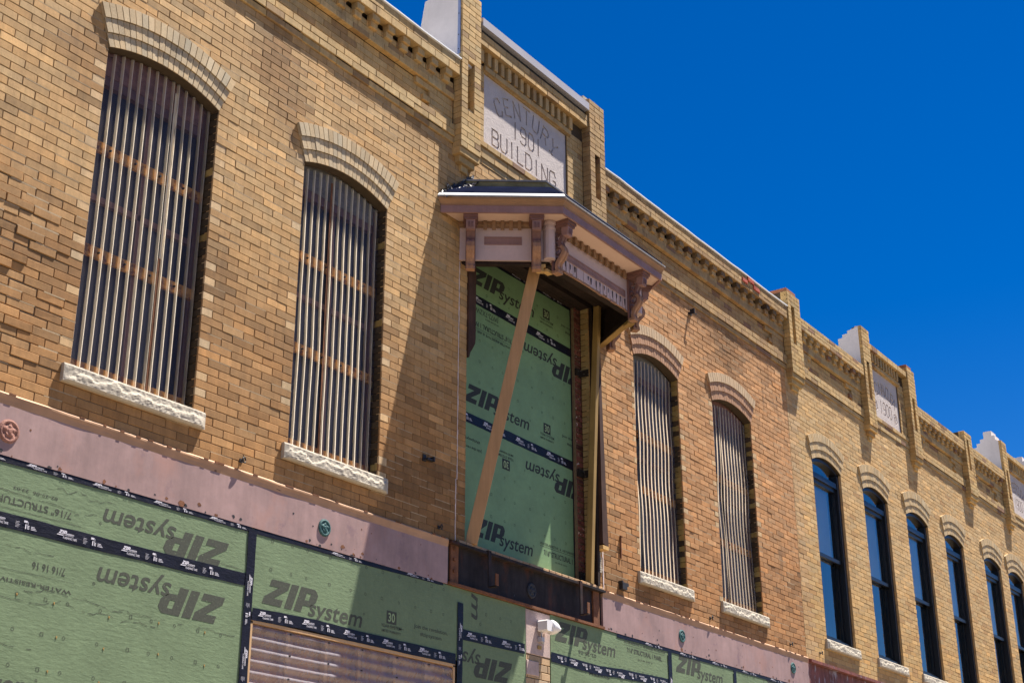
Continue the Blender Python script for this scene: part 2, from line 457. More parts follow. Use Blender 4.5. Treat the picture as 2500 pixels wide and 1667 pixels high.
def sill(x0, x1, name, parent, zt=5.29, zb=5.155):
    mb = MB()
    nx, nz = 90, 10
    sd = RND.uniform(0, 90)
    g = {}
    vs = []
    for j in range(nz+1):
        for i in range(nx+1):
            u = x0+(x1-x0)*i/nx; v = j/nz; z = zb+(zt-zb)*v
            edge = min(i, nx-i)/nx*(x1-x0)
            e = min(1, edge/.05)
            ridge = .5+.36*fbm(u, z*.4, 5, sd)+.12*fbm(u, z, 18, sd)
            o = .034+.006*min(1, e)+e*(.011*sst(ridge-.12, ridge+.03, 1-v)+.004*fbm(u, z, 26, sd+3)+.002*fbm(u, z, 70, sd))
            if j == nz: o -= .006
            if j == 0: o = .036
            vs.append(PF(u, z, max(.02, o)))
    fs = []
    for j in range(nz):
        for i in range(nx):
            a = j*(nx+1)+i
            fs.append((a, a+1, a+nx+2, a+nx+1))
    mb.add(vs, fs)
    n = nx+1
    bt = [PF(x0+(x1-x0)*i/nx, zb, -.14) for i in range(n)]; tp = [PF(x0+(x1-x0)*i/nx, zt+.012, -.14) for i in range(n)]
    mb.add([vs[i] for i in range(n)]+bt, [(n+i, n+i+1, i+1, i) for i in range(nx)])
    mb.add([vs[nz*n+i] for i in range(n)]+tp, [(i, i+1, n+i+1, n+i) for i in range(nx)])
    for i in (0, nx):
        L = [vs[j*n+i] for j in range(nz+1)]+[tp[i], bt[i]]
        idx = list(range(len(L)))
        mb.add(L, [tuple(idx[::-1]) if i == 0 else tuple(idx)])
    return mb.build(name, M['stone'], parent)

# ------------------------------------------------------------------ text
_tc = {}
def text_geo(s, shear=0., off=0.):
    k = (s, shear, off)
    if k in _tc: return _tc[k]
    cu = bpy.data.curves.new('lettering', 'FONT')
    cu.body = s; cu.size = 1.0; cu.shear = shear; cu.offset = off; cu.resolution_u = 3; cu.fill_mode = 'FRONT'
    ob = bpy.data.objects.new('lettering', cu)
    sc.collection.objects.link(ob)
    dg = bpy.context.evaluated_depsgraph_get()
    me = bpy.data.meshes.new_from_object(ob.evaluated_get(dg))
    vs = [(v.co.x, v.co.y) for v in me.vertices]; fs = [tuple(p.vertices) for p in me.polygons]
    bpy.data.objects.remove(ob); bpy.data.curves.remove(cu); bpy.data.meshes.remove(me)
    x0 = min(v[0] for v in vs); x1 = max(v[0] for v in vs)
    vs = [((x-x0)/(x1-x0), y) for x, y in vs]
    _tc[k] = (vs, fs)
    return _tc[k]
def frame2d(cx, cz, rot):
    c, s_ = math.cos(rot), math.sin(rot)
    return lambda x, z: (cx+(x-cx)*c-(z-cz)*s_, cz+(x-cx)*s_+(z-cz)*c)
def put_text(mb, s, x0, x1, zb, em, y, T=None, shear=0., off=0., mi=0):
    """text between x0 and x1 on baseline zb (unrotated), em size, then moved by T"""
    vs, fs = text_geo(s, shear, off)
    out = []
    for a, b in vs:
        x, z = x0+a*(x1-x0), zb+b*em
        if T: x, z = T(x, z)
        out.append((x, y, z))
    mb.add(out, fs, (1, 1, 1), mi)
def put_poly(mb, pts, y, T=None, mi=0):
    q = [T(x, z) if T else (x, z) for x, z in pts]
    mb.add([(x, y, z) for x, z in q], [tuple(range(len(q)))], (1, 1, 1), mi)
def put_rect(mb, x0, x1, z0, z1, y, T=None, mi=0): put_poly(mb, [(x0, z0), (x1, z0), (x1, z1), (x0, z1)], y, T, mi)
def put_ring(mb, cx, cz, r, w, y, n=10, sq=False, T=None, mi=0):
    if sq:
        for a in ((cx-r, cx+r, cz-r, cz-r+w), (cx-r, cx+r, cz+r-w, cz+r), (cx-r, cx-r+w, cz-r+w, cz+r-w), (cx+r-w, cx+r, cz-r+w, cz+r-w)):
            put_rect(mb, *a, y, T, mi)
        return
    for k in range(n):
        a, b = 2*math.pi*k/n, 2*math.pi*(k+1)/n
        put_poly(mb, [(cx+(r-w)*math.cos(a), cz+(r-w)*math.sin(a)), (cx+r*math.cos(a), cz+r*math.sin(a)),
                      (cx+r*math.cos(b), cz+r*math.sin(b)), (cx+(r-w)*math.cos(b), cz+(r-w)*math.sin(b))], y, T, mi)
def word_logo(mb, x0, x1, z0, z1, y, rot=False, mi=0, cut=None, reg=True):
    """the printed two-weight word mark: heavy slanted capitals then light lower case"""
    T = frame2d((x0+x1)/2, (z0+z1)/2, math.pi) if rot else None
    W, H = x1-x0, z1-z0
    sl = .065
    def q(pts): put_poly(mb, [(x0+W*(a+sl*b), z0+H*b) for a, b in pts], y, T, mi)
    q([(.0, 0), (.175, 0), (.175, .27), (.0, .27)])
    q([(.015, .73), (.19, .73), (.19, 1), (.015, 1)])
    q([(.0, .27), (.085, .27), (.19, .73), (.105, .73)])
    q([(.205, 0), (.275, 0), (.275, 1), (.205, 1)])
    q([(.295, 0), (.365, 0), (.365, 1), (.295, 1)])
    q([(.365, .80), (.43, .80), (.455, .90), (.43, 1), (.365, 1)])
    q([(.365, .28), (.43, .28), (.455, .40), (.43, .50), (.365, .50)])
    q([(.405, .50), (.43, .50), (.455, .40), (.475, .5), (.475, .78), (.455, .90), (.43, .80), (.405, .80)])
    put_text(mb, 'system', x0+W*.435, x0+W*.985, z0-.06*H, H*.98, y, T, .22, .012, mi)
    if reg: put_ring(mb, x0+W*1.0, z0+H*.52, H*.055, H*.02, y, 8, False, T, mi)

# ------------------------------------------------------------------ ground
def struct(name, mb, mt):
    o = mb.build(name, mt); o['kind'] = 'structure'; return o
g = MB(); g.add([(-400, -400, 0), (400, -400, 0), (400, 400, 0), (-400, 400, 0)], [(0, 1, 2, 3)])
struct('road', g, M['asphalt'])
g = MB(); g.box(-60, 90, -3.6, .02, -.05, .15); struct('pavement', g, M['pavement'])
g = MB(); g.box(-60, 90, -3.78, -3.602, -.05, .156); struct('kerb', g, M['concrete'])

# ================================================================== CORNICE
def cornice(x0, x1, parent, dirty, coping, name_suffix_parts):
    tc = tint_cornice(dirty)
    mb = MB()
    B = lambda u0, u1, z0, z1, o, ch=CH, off=0., cuts=None, d=.06: brick_field(mb, PF, u0, u1, z0, z1, o, tc, cuts, ch=ch, off=off, depth=d, joint=.0045, mi=0)
    # belts
    B(x0, x1, 9.145, 9.215, .020, ch=.07, off=.03)
    B(x0, x1, 9.217, 9.362, .036, ch=.0725)
    mb.box(x0, x1, -.010, .10, 9.150, 9.212, mi=1); mb.box(x0, x1, -.026, .10, 9.219, 9.357, mi=1)
    # frieze with a sunk panel, stepped at its ends
    xe0, xe1 = x0+.40, x1-.40
    def sunk(z):
        k = int((z-9.364)/.0733)
        s = (.0, .10, .0, .22)[max(0, min(3, k))]
        return (xe0+s*.6, xe1-s)
    B(x0, x1, 9.364, 9.657, .002, ch=.0733, off=.05, cuts=[sunk])
    B(xe0-.1, xe1+.1, 9.364, 9.657, -.034, ch=.0733, off=.11, d=.03)
    mb.box(x0, x1, .042, .10, 9.36, 9.66, mi=1)
    # ledge and the courses behind the dentils
    B(x0, x1, 9.660, 9.730, .026, ch=.07)
    B(x0, x1, 9.732, 9.868, .014, ch=.068, off=.07)
    B(x0, x1, 9.870, 9.935, -.045, ch=.065, off=.02, d=.03)
    mb.box(x0, x1, -.016, .10, 9.664, 9.727, mi=1); mb.box(x0, x1, -.006, .10, 9.73, 9.865, mi=1); mb.box(x0, x1, .052, .10, 9.866, 9.95, mi=1)
    # parapet
    B(x0, x1, 9.938, 10.125, .098, ch=.0935 if not dirty else .0623, d=.10)
    mb.box(x0, x1, -.088, .30, 9.945, 10.12, mi=1)
    mb.build('cornice', [M['brick'], M['mortardark']], parent)
    n = int((x1-x0-.1)/.2355)
    st = x1-.17-n*.2355
    for k in range(n+1):
        xc = st+k*.2355+RND.uniform(-.006, .006)
        if xc < x0+.05: continue
        d = MB()
        d.brick(PF, xc-.052, xc+.052, 9.795+RND.uniform(-.003, .003), 9.863, .052+RND.uniform(-.004, .004), .05, tc(xc, 9.8), .003)
        ct_ = tc(xc, 9.8)
        if dirty > .5 and RND.random() < .7: ct_ = lerp(ct_, (.05, .035, .025), RND.uniform(.4, .85))
        d.brick(PF, xc-.054+RND.uniform(-.004, .004), xc+.054, 9.866, 9.936, .080+RND.uniform(-.005, .004), .08, ct_, .003)
        d.build('dentil', [M['brick']], parent)
    if coping:
        c = MB()
        nseg = 60
        for i in range(nseg):
            a, b = x0+(x1-x0)*i/nseg, x0+(x1-x0)*(i+1)/nseg
            za, zb = [10.128+.010*fbm(t, 0, 1.5, 3)+.006 for t in (a, b)]
            c.add([(a, -.112, za), (b, -.112, zb), (b, -.112, zb+.015), (a, -.112, za+.015), (a, .34, za+.04), (b, .34, zb+.04), (a, -.09, za-.004), (b, -.09, zb-.004)],
                  [(0, 1, 2, 3), (3, 2, 5, 4), (6, 7, 1, 0)])
        c.build('coping', M['whitemetal'], parent)
    else:
        # ragged mortar wash on top of the brick
        c = MB()
        nseg = 70
        pr = 10.127
        for i in range(nseg):
            a, b = x0+(x1-x0)*i/nseg, x0+(x1-x0)*(i+1)/nseg
            z = 10.127+.02*max(0, fbm(a, 1, 2.5, 9)+.2)
            c.add([(a, -.085, 10.126), (b, -.085, 10.126), (b, -.075, z), (a, -.075, pr), (a, .3, pr+.03), (b, .3, z+.03)], [(0, 1, 2, 3), (3, 2, 5, 4)])
            pr = z
        c.build('coping', M['stone'], parent)

def pilaster(x0, x1, zt, parent, tint, slot=True, cap=False, bd=.3):
    mb = MB()
    o = .113
    zb = 9.10
    sx0, sx1, sz0, sz1 = x0+.112, x0+.222, 9.60, 10.215
    cut = (lambda z: (sx0, sx1) if sz0 < z < sz1 else None) if slot else None
    brick_field(mb, PF, x0, x1, zb, zt, o, tint, [cut] if cut else None, bl=.2355, off=x0+.12, depth=.06, joint=.0045)
    brick_field(mb, PL(x0), 0, o-.002, zb, zt, 0, tint, None, bl=.3, off=-.05, depth=.05, joint=.0045)
    brick_field(mb, PR(x1, 0), -(o-.002), 0, zb, zt, 0, tint, None, bl=.3, off=-.2, depth=.05, joint=.0045)
    if slot:
        brick_field(mb, PF, sx0, sx1, sz0, sz1, .02, tint, None, bl=.3, off=sx0-.1, depth=.02, joint=.0045)
        brick_field(mb, PL(sx1, 0), .02, o-.004, sz0, sz1, .0, tint, None, bl=.3, off=-.1, depth=.02)
        brick_field(mb, PR(sx0, 0), -(o-.004), -.02, sz0, sz1, .0, tint, None, bl=.3, off=-.2, depth=.02)
        mb.box(x0+.008, sx0-.004, -o+.01, bd, zb+.005, zt-.006, mi=1)
        mb.box(sx1+.004, x1-.008, -o+.01, bd, zb+.005, zt-.006, mi=1)
        mb.box(sx0-.004, sx1+.004, -o+.01, bd, zb+.005, sz0-.006, mi=1)
        mb.box(sx0-.004, sx1+.004, -o+.01, bd, sz1+.006, zt-.006, mi=1)
        mb.box(sx0-.004, sx1+.004, -.01, bd, sz0-.006, sz1+.006, mi=1)
    else:
        mb.box(x0+.008, x1-.008, -o+.01, bd, zb+.005, zt-.006, mi=1)
    # stepped corbel under it
    w = x1-x0
    for i, (ins, oo, z0, z1) in enumerate(((.0, .100, 9.02, 9.098), (.04, .066, 8.945, 9.018), (.115, .033, 8.87, 8.943))):
        mb.brick(PF, x0+ins, x1-ins, z0, z1, oo, oo+.05, tint(x0, z0), .006)
    if cap:
        mb.brick(PF, x0+.02, x1-.10, zt, zt+.06, .10, .4, (.30, .12, .06), .006)
    return mb.build('pilaster', [M['brick'], M['mortardark']], parent)

def fin(x, parent, steps, metal=False):
    """white painted side of the raised parapet block behind a pilaster: stepped profile in (y, z), thickness in x"""
    mb = MB()
    prof = steps
    mb.prism(prof, x-.006, x+.30, 'x')
    o = mb.build('parapet_block', M['white'], parent)
    return o

# strokes for carved letters on a unit cell (x 0..1, z 0..1)
STROKES = {
 'B': [[(0, 0), (0, 1), (.75, 1), (.9, .87), (.9, .65), (.75, .52), (0, .52)], [(.75, .52), (.95, .38), (.95, .14), (.8, 0), (0, 0)]],
 'U': [[(0, 1), (0, .2), (.2, 0), (.75, 0), (.95, .2), (.95, 1)]], 'I': [[(.4, 0), (.4, 1)]], '1': [[(.4, 0), (.4, 1)]],
 'L': [[(0, 1), (0, 0), (.85, 0)]], 'D': [[(0, 0), (0, 1), (.65, 1), (.95, .75), (.95, .25), (.65, 0), (0, 0)]],
 'N': [[(0, 0), (0, 1), (.95, 0), (.95, 1)]], 'G': [[(.95, .75), (.75, 1), (.2, 1), (0, .8), (0, .2), (.2, 0), (.75, 0), (.95, .2), (.95, .42), (.55, .42)]],
 'C': [[(.95, .75), (.75, 1), (.2, 1), (0, .8), (0, .2), (.2, 0), (.75, 0), (.95, .25)]], 'E': [[(.85, 1), (0, 1), (0, 0), (.85, 0)], [(0, .52), (.6, .52)]],
 'T': [[(0, 1), (1, 1)], [(.5, 1), (.5, 0)]], 'R': [[(0, 0), (0, 1), (.7, 1), (.95, .85), (.95, .62), (.7, .5), (0, .5)], [(.5, .5), (.95, 0)]],
 'Y': [[(0, 1), (.42, .56)], [(1, 1), (.55, .53)], [(.5, .50), (.5, .09)], [(.22, .0), (.78, .0)]], '9': [[(.0, .1), (.2, 0), (.7, 0), (.9, .2), (.9, .8), (.7, 1), (.2, 1), (0, .8), (0, .6), (.2, .45), (.9, .45)]],
 '0': [[(.2, 0), (0, .2), (0, .8), (.2, 1), (.7, 1), (.9, .8), (.9, .2), (.7, 0), (.2, 0)]],
 'A': [[(0, 0), (.5, 1), (1, 0)], [(.2, .38), (.8, .38)]], 'O': [[(.2, 0), (0, .2), (0, .8), (.2, 1), (.7, 1), (.9, .8), (.9, .2), (.7, 0), (.2, 0)]],
 'S': [[(.9, .8), (.7, 1), (.2, 1), (0, .8), (0, .62), (.2, .5), (.7, .5), (.9, .38), (.9, .2), (.7, 0), (.2, 0), (0, .2)]],
 'V': [[(0, 1), (.5, 0), (1, 1)]], '.': [[(.2, .0), (.3, .08)]],
 '@': [[(.2, 0), (0, .3), (.1, .8), (.5, 1), (.9, .8), (1, .3), (.7, 0), (.4, .2), (.3, .6), (.6, .75), (.7, .4)]],
}
def stone(x0, x1, z0, z1, parent, lines, y=.022, wd=.024):
    """carved name stone: the letters are cut into the slab"""
    mb = MB(); mb.box(x0, x1, y, y+.09, z0, z1)
    ob = mb.build('date_stone', M['datestone'])
    ct = MB()
    def stroke(pts, T):
        pp = [Vector(T(*p)) for p in pts]
        for a, b in zip(pp, pp[1:]):
            d = b-a
            if d.length < 1e-5: continue
            d.normalize(); n = Vector((-d.y, d.x))*wd/2; e = d*wd*.35
            q = [a-e-n, b+e-n, b+e+n, a-e+n]
            dy = RND.uniform(-.001, .001)
            q = q[::-1]
            ct.prism([(v.x, v.y) for v in q], y-.02+dy, y+.016+dy, 'y')
    for (s, kind, prm) in lines:
        if kind == 'line':
            xa, xb, za, h = prm
            cw = (xb-xa)/(len(s)-.18)
            for i, chh in enumerate(s):
                for st in STROKES.get(chh, []):
                    stroke(st, lambda p, q, i=i: (xa+i*cw+p*cw*.78, za+q*h))
        else:
            cx, cz, r, a0, a1, h = prm
            for i, chh in enumerate(s):
                a = a0+(a1-a0)*i/(len(s)-1)
                wl = h*.62
                def T(p, q, a=a):
                    lx, lz = (p-.5)*wl, r+q*h
                    return (cx+lx*math.cos(a)+lz*math.sin(a), cz-lx*math.sin(a)+lz*math.cos(a))
                for st in STROKES.get(chh, []): stroke(st, T)
    co = ct.build('cutter', M['datestone'])
    md = ob.modifiers.new('carve', 'BOOLEAN'); md.object = co; md.operation = 'DIFFERENCE'; md.solver = 'EXACT'; md.use_self = True
    bpy.context.view_layer.update()
    dg = bpy.context.evaluated_depsgraph_get()
    me = bpy.data.meshes.new_from_object(ob.evaluated_get(dg))
    ob.modifiers.clear()
    if len(me.polygons) > 50:
        ob.data = me
    ob.parent = parent
    bpy.data.objects.remove(co)
    return ob

def stone_bay(x0, x1, parent, dirty, topz, metal):
    """wall around and above a name stone between two pilasters (x0..x1), stone inset"""
    tc = tint_cornice(dirty)
    mb = MB()
    sx0, sx1, sz0, sz1 = x0+.20, x1-.34, 9.425, 10.31
    if not metal: sx0, sx1 = x0+.17, x1-.28
    cut = lambda z: (sx0, sx1) if sz0 < z < sz1 else None
    mb.box(sx0-.02, sx1+.05, .050, .09, sz1+.07, 10.55, mi=1)
    brick_field(mb, PF, x0, x1, 9.145, 10.37, .004, tc, [cut], depth=.06, off=.03, joint=.0045)
    brick_field(mb, PF, x0, x1, 9.352, 9.42, .022, tc, None, ch=.068, depth=.06, off=.1)
    brick_field(mb, PF, x0, x1, 9.217, 9.285, .016, tc, None, ch=.068, depth=.05, off=.0)
    brick_field(mb, PF, sx0-.02, sx1+.06, sz1+.002, sz1+.068, .034, tc, None, ch=.066, depth=.08, joint=.004)
    # parapet over it
    brick_field(mb, PF, x0, x1, 10.545, topz, .095, tc, None, ch=.072, depth=.1)
    mb.box(x0, x1, -.085, .3, 10.552, topz-.006, mi=1)
    grid_cells(mb, x0, x1, 9.145, 10.55, .010, [(sx0, sx1, sz0, sz1), (sx0-.02, sx1+.05, sz1+.068, 10.55)], 1)
    mb.box(sx0, sx1, .115, .2, sz0, sz1, mi=1)
    mb.add([(sx1, .01, sz0), (sx1, .12, sz0), (sx1, .12, sz1), (sx1, .01, sz1)], [(0, 1, 2, 3)], (1, 1, 1), 1)
    mb.add([(sx0, .01, sz0), (sx0, .12, sz0), (sx0, .12, sz1), (sx0, .01, sz1)], [(3, 2, 1, 0)], (1, 1, 1), 1)
    mb.build('stone_surround', [M['brick'], M['mortardark']], parent)
    n = int((x1-x0-.1)/.1275)
    for k in range(n):
        xc = x0+.11+k*.1275
        if xc > sx1+.05: break
        d = MB(); c = tc(xc, 10)
        d.brick(PF, xc-.031, xc+.031, sz1+.072, 10.543, .052+RND.uniform(-.006, .004), .06, c, .003)
        d.build('soldier_dentil', [M['brick']], parent)
    return sx0, sx1, sz0, sz1

# ================================================================== LEFT BUILDING
BLD = empty('century_building')
BLD.location = (10.5, 0, .15)
tag(BLD, 'old tan brick building with corrugated window covers, carved 1901 stone and mauve bay canopy', 'building')
# keep children in world coordinates: parent transform is only a translation, so undo it
def child_fix(root):
    off = Vector(root.location)
    for o in list(sc.objects):
        if o.parent == root: o.matrix_parent_inverse = Matrix.Translation(-off)

WINS = [(5.95, 7.12), (8.18, 9.33), (13.96, 15.06), (15.99, 17.12)]
ARL = [Arch(a, b) for a, b in WINS]
XL0, XL1 = 2.6, 18.40
OPX0, OPX1, OPZ0, OPZ1 = 10.63, 12.95, 4.955, 8.215
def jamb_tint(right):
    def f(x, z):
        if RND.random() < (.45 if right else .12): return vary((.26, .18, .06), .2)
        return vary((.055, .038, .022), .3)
    return f
def wob_left(x, z):
    return 1.0*sst(6.2, 5.2, x)*sst(6.75, 6.3, z)*sst(5.0, 5.4, z) + .25*sst(13.0, 13.4, x)
mb = MB()
cuts = [a.cut for a in ARL]+[lambda z: (OPX0, OPX1) if OPZ0 < z < OPZ1 else None]
brick_field(mb, PF, XL0, XL1, 4.945, 9.145, 0., tint_left, cuts, wob=wob_left, off=.03, point=.22)
holes = [(a.x0, a.x1, 5.15, CRN) for a in ARL]+[(OPX0, OPX1, OPZ0, OPZ1)]
grid_cells(mb, XL0, XL1, 4.945, 9.145, .0056, holes, 1)
grid_cells(mb, XL0, XL1, 9.145, 10.1, .06, [], 1)
for a in ARL:
    for P in (PL(a.x1), PR(a.x0)):
        s0, s1 = (-.20, -.004) if P(0, 0, 1)[0] < a.x1-.5 else (.004, .20)
    brick_field(mb, PL(a.x1), -.20, -.012, 5.29, SPR, 0., jamb_tint(a.x0 > 13), None, bl=.215, off=-.21, depth=.03)
    brick_field(mb, PR(a.x0), .012, .20, 5.29, SPR, 0., tint_left, None, bl=.215, off=-.0, depth=.03)
M['pointing'] = mat('pale_pointing', (.37, .275, .17), .95, n1=(20, .2), n2=(80, .2))
mb.build('brick_wall', [M['brick'], M['mortar'], M['pointing']], BLD)

for a in ARL:
    rt_ = a.x0 > 13
    hb = (lambda: vary((.46, .35, .215), .14, .05)) if not rt_ else (lambda: vary((.45, .285, .175), .16, .06))
    hood(a, 'window_hood', BLD, hb)
    sill(a.x0-.075, a.x1+.105, 'window_sill', BLD)

# the corrugated windows
def corr_window(ar, idx):
    W = empty('window', BLD)
    y = .095
    x0, x1 = ar.x0+.004, ar.x1-.006
    zb, ztop = 5.31, lambda x: ar.top(x)-.012
    # dark glazing behind
    b = MB()
    N = 14
    for i in range(N):
        a, c = ar.x0+(ar.x1-ar.x0)*i/N, ar.x0+(ar.x1-ar.x0)*(i+1)/N
        b.add([(a, .19, 5.29), (c, .19, 5.29), (c, .19, ar.top(c)+.02), (a, .19, ar.top(a)+.02)], [(0, 1, 2, 3)])
    b.build('glazing', M['backing'] if idx < 2 else M['dimcurtain'], W)
    # side and head frame
    f = MB()
    f.box(ar.x0, ar.x0+.045, .13, .188, 5.29, SPR); f.box(ar.x1-.045, ar.x1, .13, .188, 5.29, SPR)
    f.box(ar.x0+.045, ar.x1-.045, .14, .188, 7.72, 7.80); f.box((ar.x0+ar.x1)/2-.02, (ar.x0+ar.x1)/2+.02, .15, .188, 5.3, 7.72)
    f.box(ar.x0+.045, ar.x1-.045, .15, .188, 6.72, 6.77)
    f.build('sash_frame', M['mauvedark'], W)
    # arched filler board at the head
    h = MB()
    for i in range(N):
        a, c = ar.x0+(ar.x1-ar.x0)*i/N, ar.x0+(ar.x1-ar.x0)*(i+1)/N
        z = 7.80
        h.add([(a, .132, z), (c, .132, z), (c, .132, ar.top(c)+.02), (a, .132, ar.top(a)+.02), (a, .16, z), (c, .16, z)], [(0, 1, 2, 3), (4, 5, 1, 0)])
    h.build('head_board', M['pinkrust'] if idx in (0, 3) else M['greyboard'], W)
    # battens
    bz = {0: (7.15, 6.28), 1: (7.10, 6.23), 2: (7.02, 6.35), 3: (6.97, 6.12)}[idx]
    for z in bz:
        t = MB(); t.box(ar.x0+.01, ar.x1-.01, .104, .13, z-.045, z+.045); t.build('batten', M['batten'], W)
    t = MB(); t.box(ar.x0+.01, ar.x1-.01, .104, .13, 5.305, 5.40); t.build('batten', M['batten'], W)
    # corrugated sheets: flat pans and rounded ribs
    wav = {0: .0, 1: .004, 2: .016, 3: .012}[idx]
    drop = {0: .0, 1: .02, 2: .05, 3: .05}[idx]
    pitch = .0865
    seam = {0: .66, 1: .40, 2: .18, 3: .30}[idx]
    xs_ = x0+(x1-x0)*seam
    for k, (a, c) in enumerate(((x0, xs_), (xs_, x1))):
        s = MB()
        yy = y - .006*k
        # profile samples
        prof = []
        x = a
        if k == 0: ribx = a+.045
        else: ribx = a+.022
        ribs = []
        while ribx < c-.012:
            ribs.append(ribx); ribx += pitch
        px = [(a, 0., 0)]
        for r_ in ribs:
            hw = .013 if idx < 2 else .009
            for tt in (-1, -.6, -.2, .2, .6, 1):
                px.append((r_+tt*hw, .017*math.sqrt(max(0, 1-tt*tt)), 1))
        px.append((c, 0., 0))
        nz = 26
        rows = []
        for j in range(nz+1):
            row = []
            for (xx, oo, ky) in px:
                zt = ztop(xx)-drop*(1+.3*fbm(xx, 1, 7))
                z = zb+(zt-zb)*j/nz
                dx = wav*math.sin(z*3.1+idx)*1.0+wav*.5*math.sin(z*7.3+k)
                wy = .5*wav*math.sin(z*4.0+k*2)
                edge = .006*fbm(z, k, 5, 4) if (k == 1 and xx == a) else 0
                row.append((xx+dx+edge, yy-oo+wy, z))
            rows.append(row)
        nn = len(px)
        for j in range(nz):
            for i in range(nn-1):
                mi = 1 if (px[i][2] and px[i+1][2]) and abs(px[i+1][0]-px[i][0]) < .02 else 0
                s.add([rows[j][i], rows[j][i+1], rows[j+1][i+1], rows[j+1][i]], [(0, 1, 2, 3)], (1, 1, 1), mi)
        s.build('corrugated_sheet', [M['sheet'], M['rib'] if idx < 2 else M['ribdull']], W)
    # rusty lap strip on the seam
    t = MB()
    if idx == 0:
        z = 6.45
        while z < ar.top(xs_)-.12:
            w0 = .026+.006*math.sin(z*23)+.004*math.sin(z*61)
            t.box(xs_-.004, xs_+w0, y-.012, y-.008, z, z+.02); z += .02
        t.box(xs_-.012, xs_+.014, y-.012, y-.008, 5.33, 6.45, mi=1)
    else: t.box(xs_-.012, xs_+.012, y-.012, y-.008, 5.33, ar.top(xs_)-.10, mi=1 if idx == 1 else 2)
    t.build('lap_strip', [M['cream'], M['rust'], M['black']], W)
    # screws
    for z in bz:
        for q in range(4):
            xx = ar.x0+.2+q*.25
            if xx < ar.x1-.05:
                s = MB(); s.box(xx-.006, xx+.006, y-.012, y+.01, z-.006, z+.006); s.build('screw', M['black'], W)
for i, a in enumerate(ARL): corr_window(a, i)

# cornice sections
cornice(2.6, 10.335, BLD, 0., True, '')
cornice(13.255, 18.455, BLD, 1., True, '')
tcl = tint_cornice(0.)
tcd = tint_cornice(1.)
pilaster(10.34, 10.685, 11.06, BLD, tcl, bd=.05)
pilaster(12.905, 13.25, 10.95, BLD, tcd)
fin(10.342, BLD, [(-.075, 10.15), (.46, 10.15), (.46, 10.80), (.41, 11.08), (-.075, 11.12)])
t = MB(); t.box(10.325, 10.334, -.092, -.058, 10.22, 11.1)
for z in (10.27, 10.45, 10.72, 10.9): t.box(10.320, 10.325, -.078, -.070, z, z+.012, mi=1)
t.build('edge_strip', [M['bluemetal'], M['black']], BLD)
sb = stone_bay(10.69, 12.90, BLD, .35, 10.70, True)
stone(*sb, BLD, [('BUILDING', 'line', (11.075, 12.345, 9.488, .197)), ('1901', 'line', (11.47, 12.06, 9.763, .212)),
                 ('CENTURY', 'arc', (11.745, 9.05, 1.01, -.52, .52, .20))])
# metal coping over the stone bay, with the torn gap below it
c = MB()
c.box(10.70, 12.89, -.125, .4, 10.765, 10.865)
c.build('metal_coping', M['greymetal'], BLD)
c = MB(); c.box(10.70, 12.89, -.06, .3, 10.702, 10.764)
c.build('coping_gap_shade', M['black'], BLD)  # black block stands in for the shade inside the open gap
c = MB(); c.box(12.86, 13.04, -.06, .3, 10.945, 10.985); c.build('mortar_cap', M['stone'], BLD)
# exposed red bricks in the broken parapet
c = MB()
for (xx, zz, ww) in ((16.95, 10.005, .16), (17.12, 10.065, .2), (17.3, 10.0, .2)):
    c.brick(PF, xx, xx+ww, zz, zz+.06, .106+RND.uniform(0, .012), .1, (.36, .07, .045), .005, .003)
c.build('exposed_red_brick', M['redbrick'], BLD)

# pink painted lintel, in two runs
def lintel(x0, x1):
    L_ = empty('lintel', BLD)
    a = MB(); a.box(x0, x1, -.006, .12, 4.515, 4.862); a.build('lintel_face', M['lintel'], L_)
    b = MB()
    n = int((x1-x0)/.06)
    prof = [(-.006, 4.862), (-.008, 4.875), (-.011, 4.895), (-.017, 4.918), (-.018, 4.93), (.0, 4.947), (.12, 4.947), (.12, 4.862)]
    ring = []
    for i in range(n+1):
        x = x0+(x1-x0)*i/n
        ring.append([(x, yv+(.0025*fbm(x, k, 3, 2) if k > 1 and k < 5 else 0), zv+(.003*fbm(x, k, 4) if k in (3, 4) else 0)) for k, (yv, zv) in enumerate(prof)])
    K = len(prof)
    for i in range(n):
        for k in range(K):
            k2 = (k+1) % K
            b.add([ring[i][k], ring[i][k2], ring[i+1][k2], ring[i+1][k]], [(3, 2, 1, 0)])
    b.add(ring[0], [tuple(range(K))]); b.add(ring[-1], [tuple(range(K))[::-1]])
    b.build('lintel_moulding', M['lintelcap'], L_)
    c_ = MB()
    x = x0+.05
    while x < x1-.1:
        wd_ = RND.uniform(.02, .10)
        if RND.random() < .7: c_.box(x, x+wd_, -.021, -.012, 4.931+RND.uniform(-.004, .002), 4.940+RND.uniform(0, .004))
        x += wd_+RND.uniform(.03, .25)
    c_.build('flaking_edge', M['rust'], L_)
    c_ = MB()
    for q in range(int((x1-x0)*9)):
        px_ = RND.uniform(x0+.05, x1-.05)
        low = RND.random() < .8
        pz_ = 4.517+abs(RND.gauss(0, .022)) if low else RND.uniform(4.56, 4.84)
        r_ = RND.uniform(.004, .016)*(1 if low else .7)
        if low and RND.random() < .10: r_ *= 2.2
        n_ = 9
        pp = [(px_+r_*RND.uniform(.5, 1.25)*1.3*math.cos(2*math.pi*k/n_), max(4.516, pz_+r_*RND.uniform(.5, 1.25)*math.sin(2*math.pi*k/n_))) for k in range(n_)]
        c_.add([(px_, -.0072, max(4.516, pz_))]+[(a, -.0072, b) for a, b in pp], [(0, k+1, (k+1) % n_+1) for k in range(n_)], (1, 1, 1), 0 if RND.random() < .6 else 1)
    c_.build('rust_spots', [M['black'], M['rust']], L_)
lintel(2.6, 10.36)
lintel(13.10, 18.42)
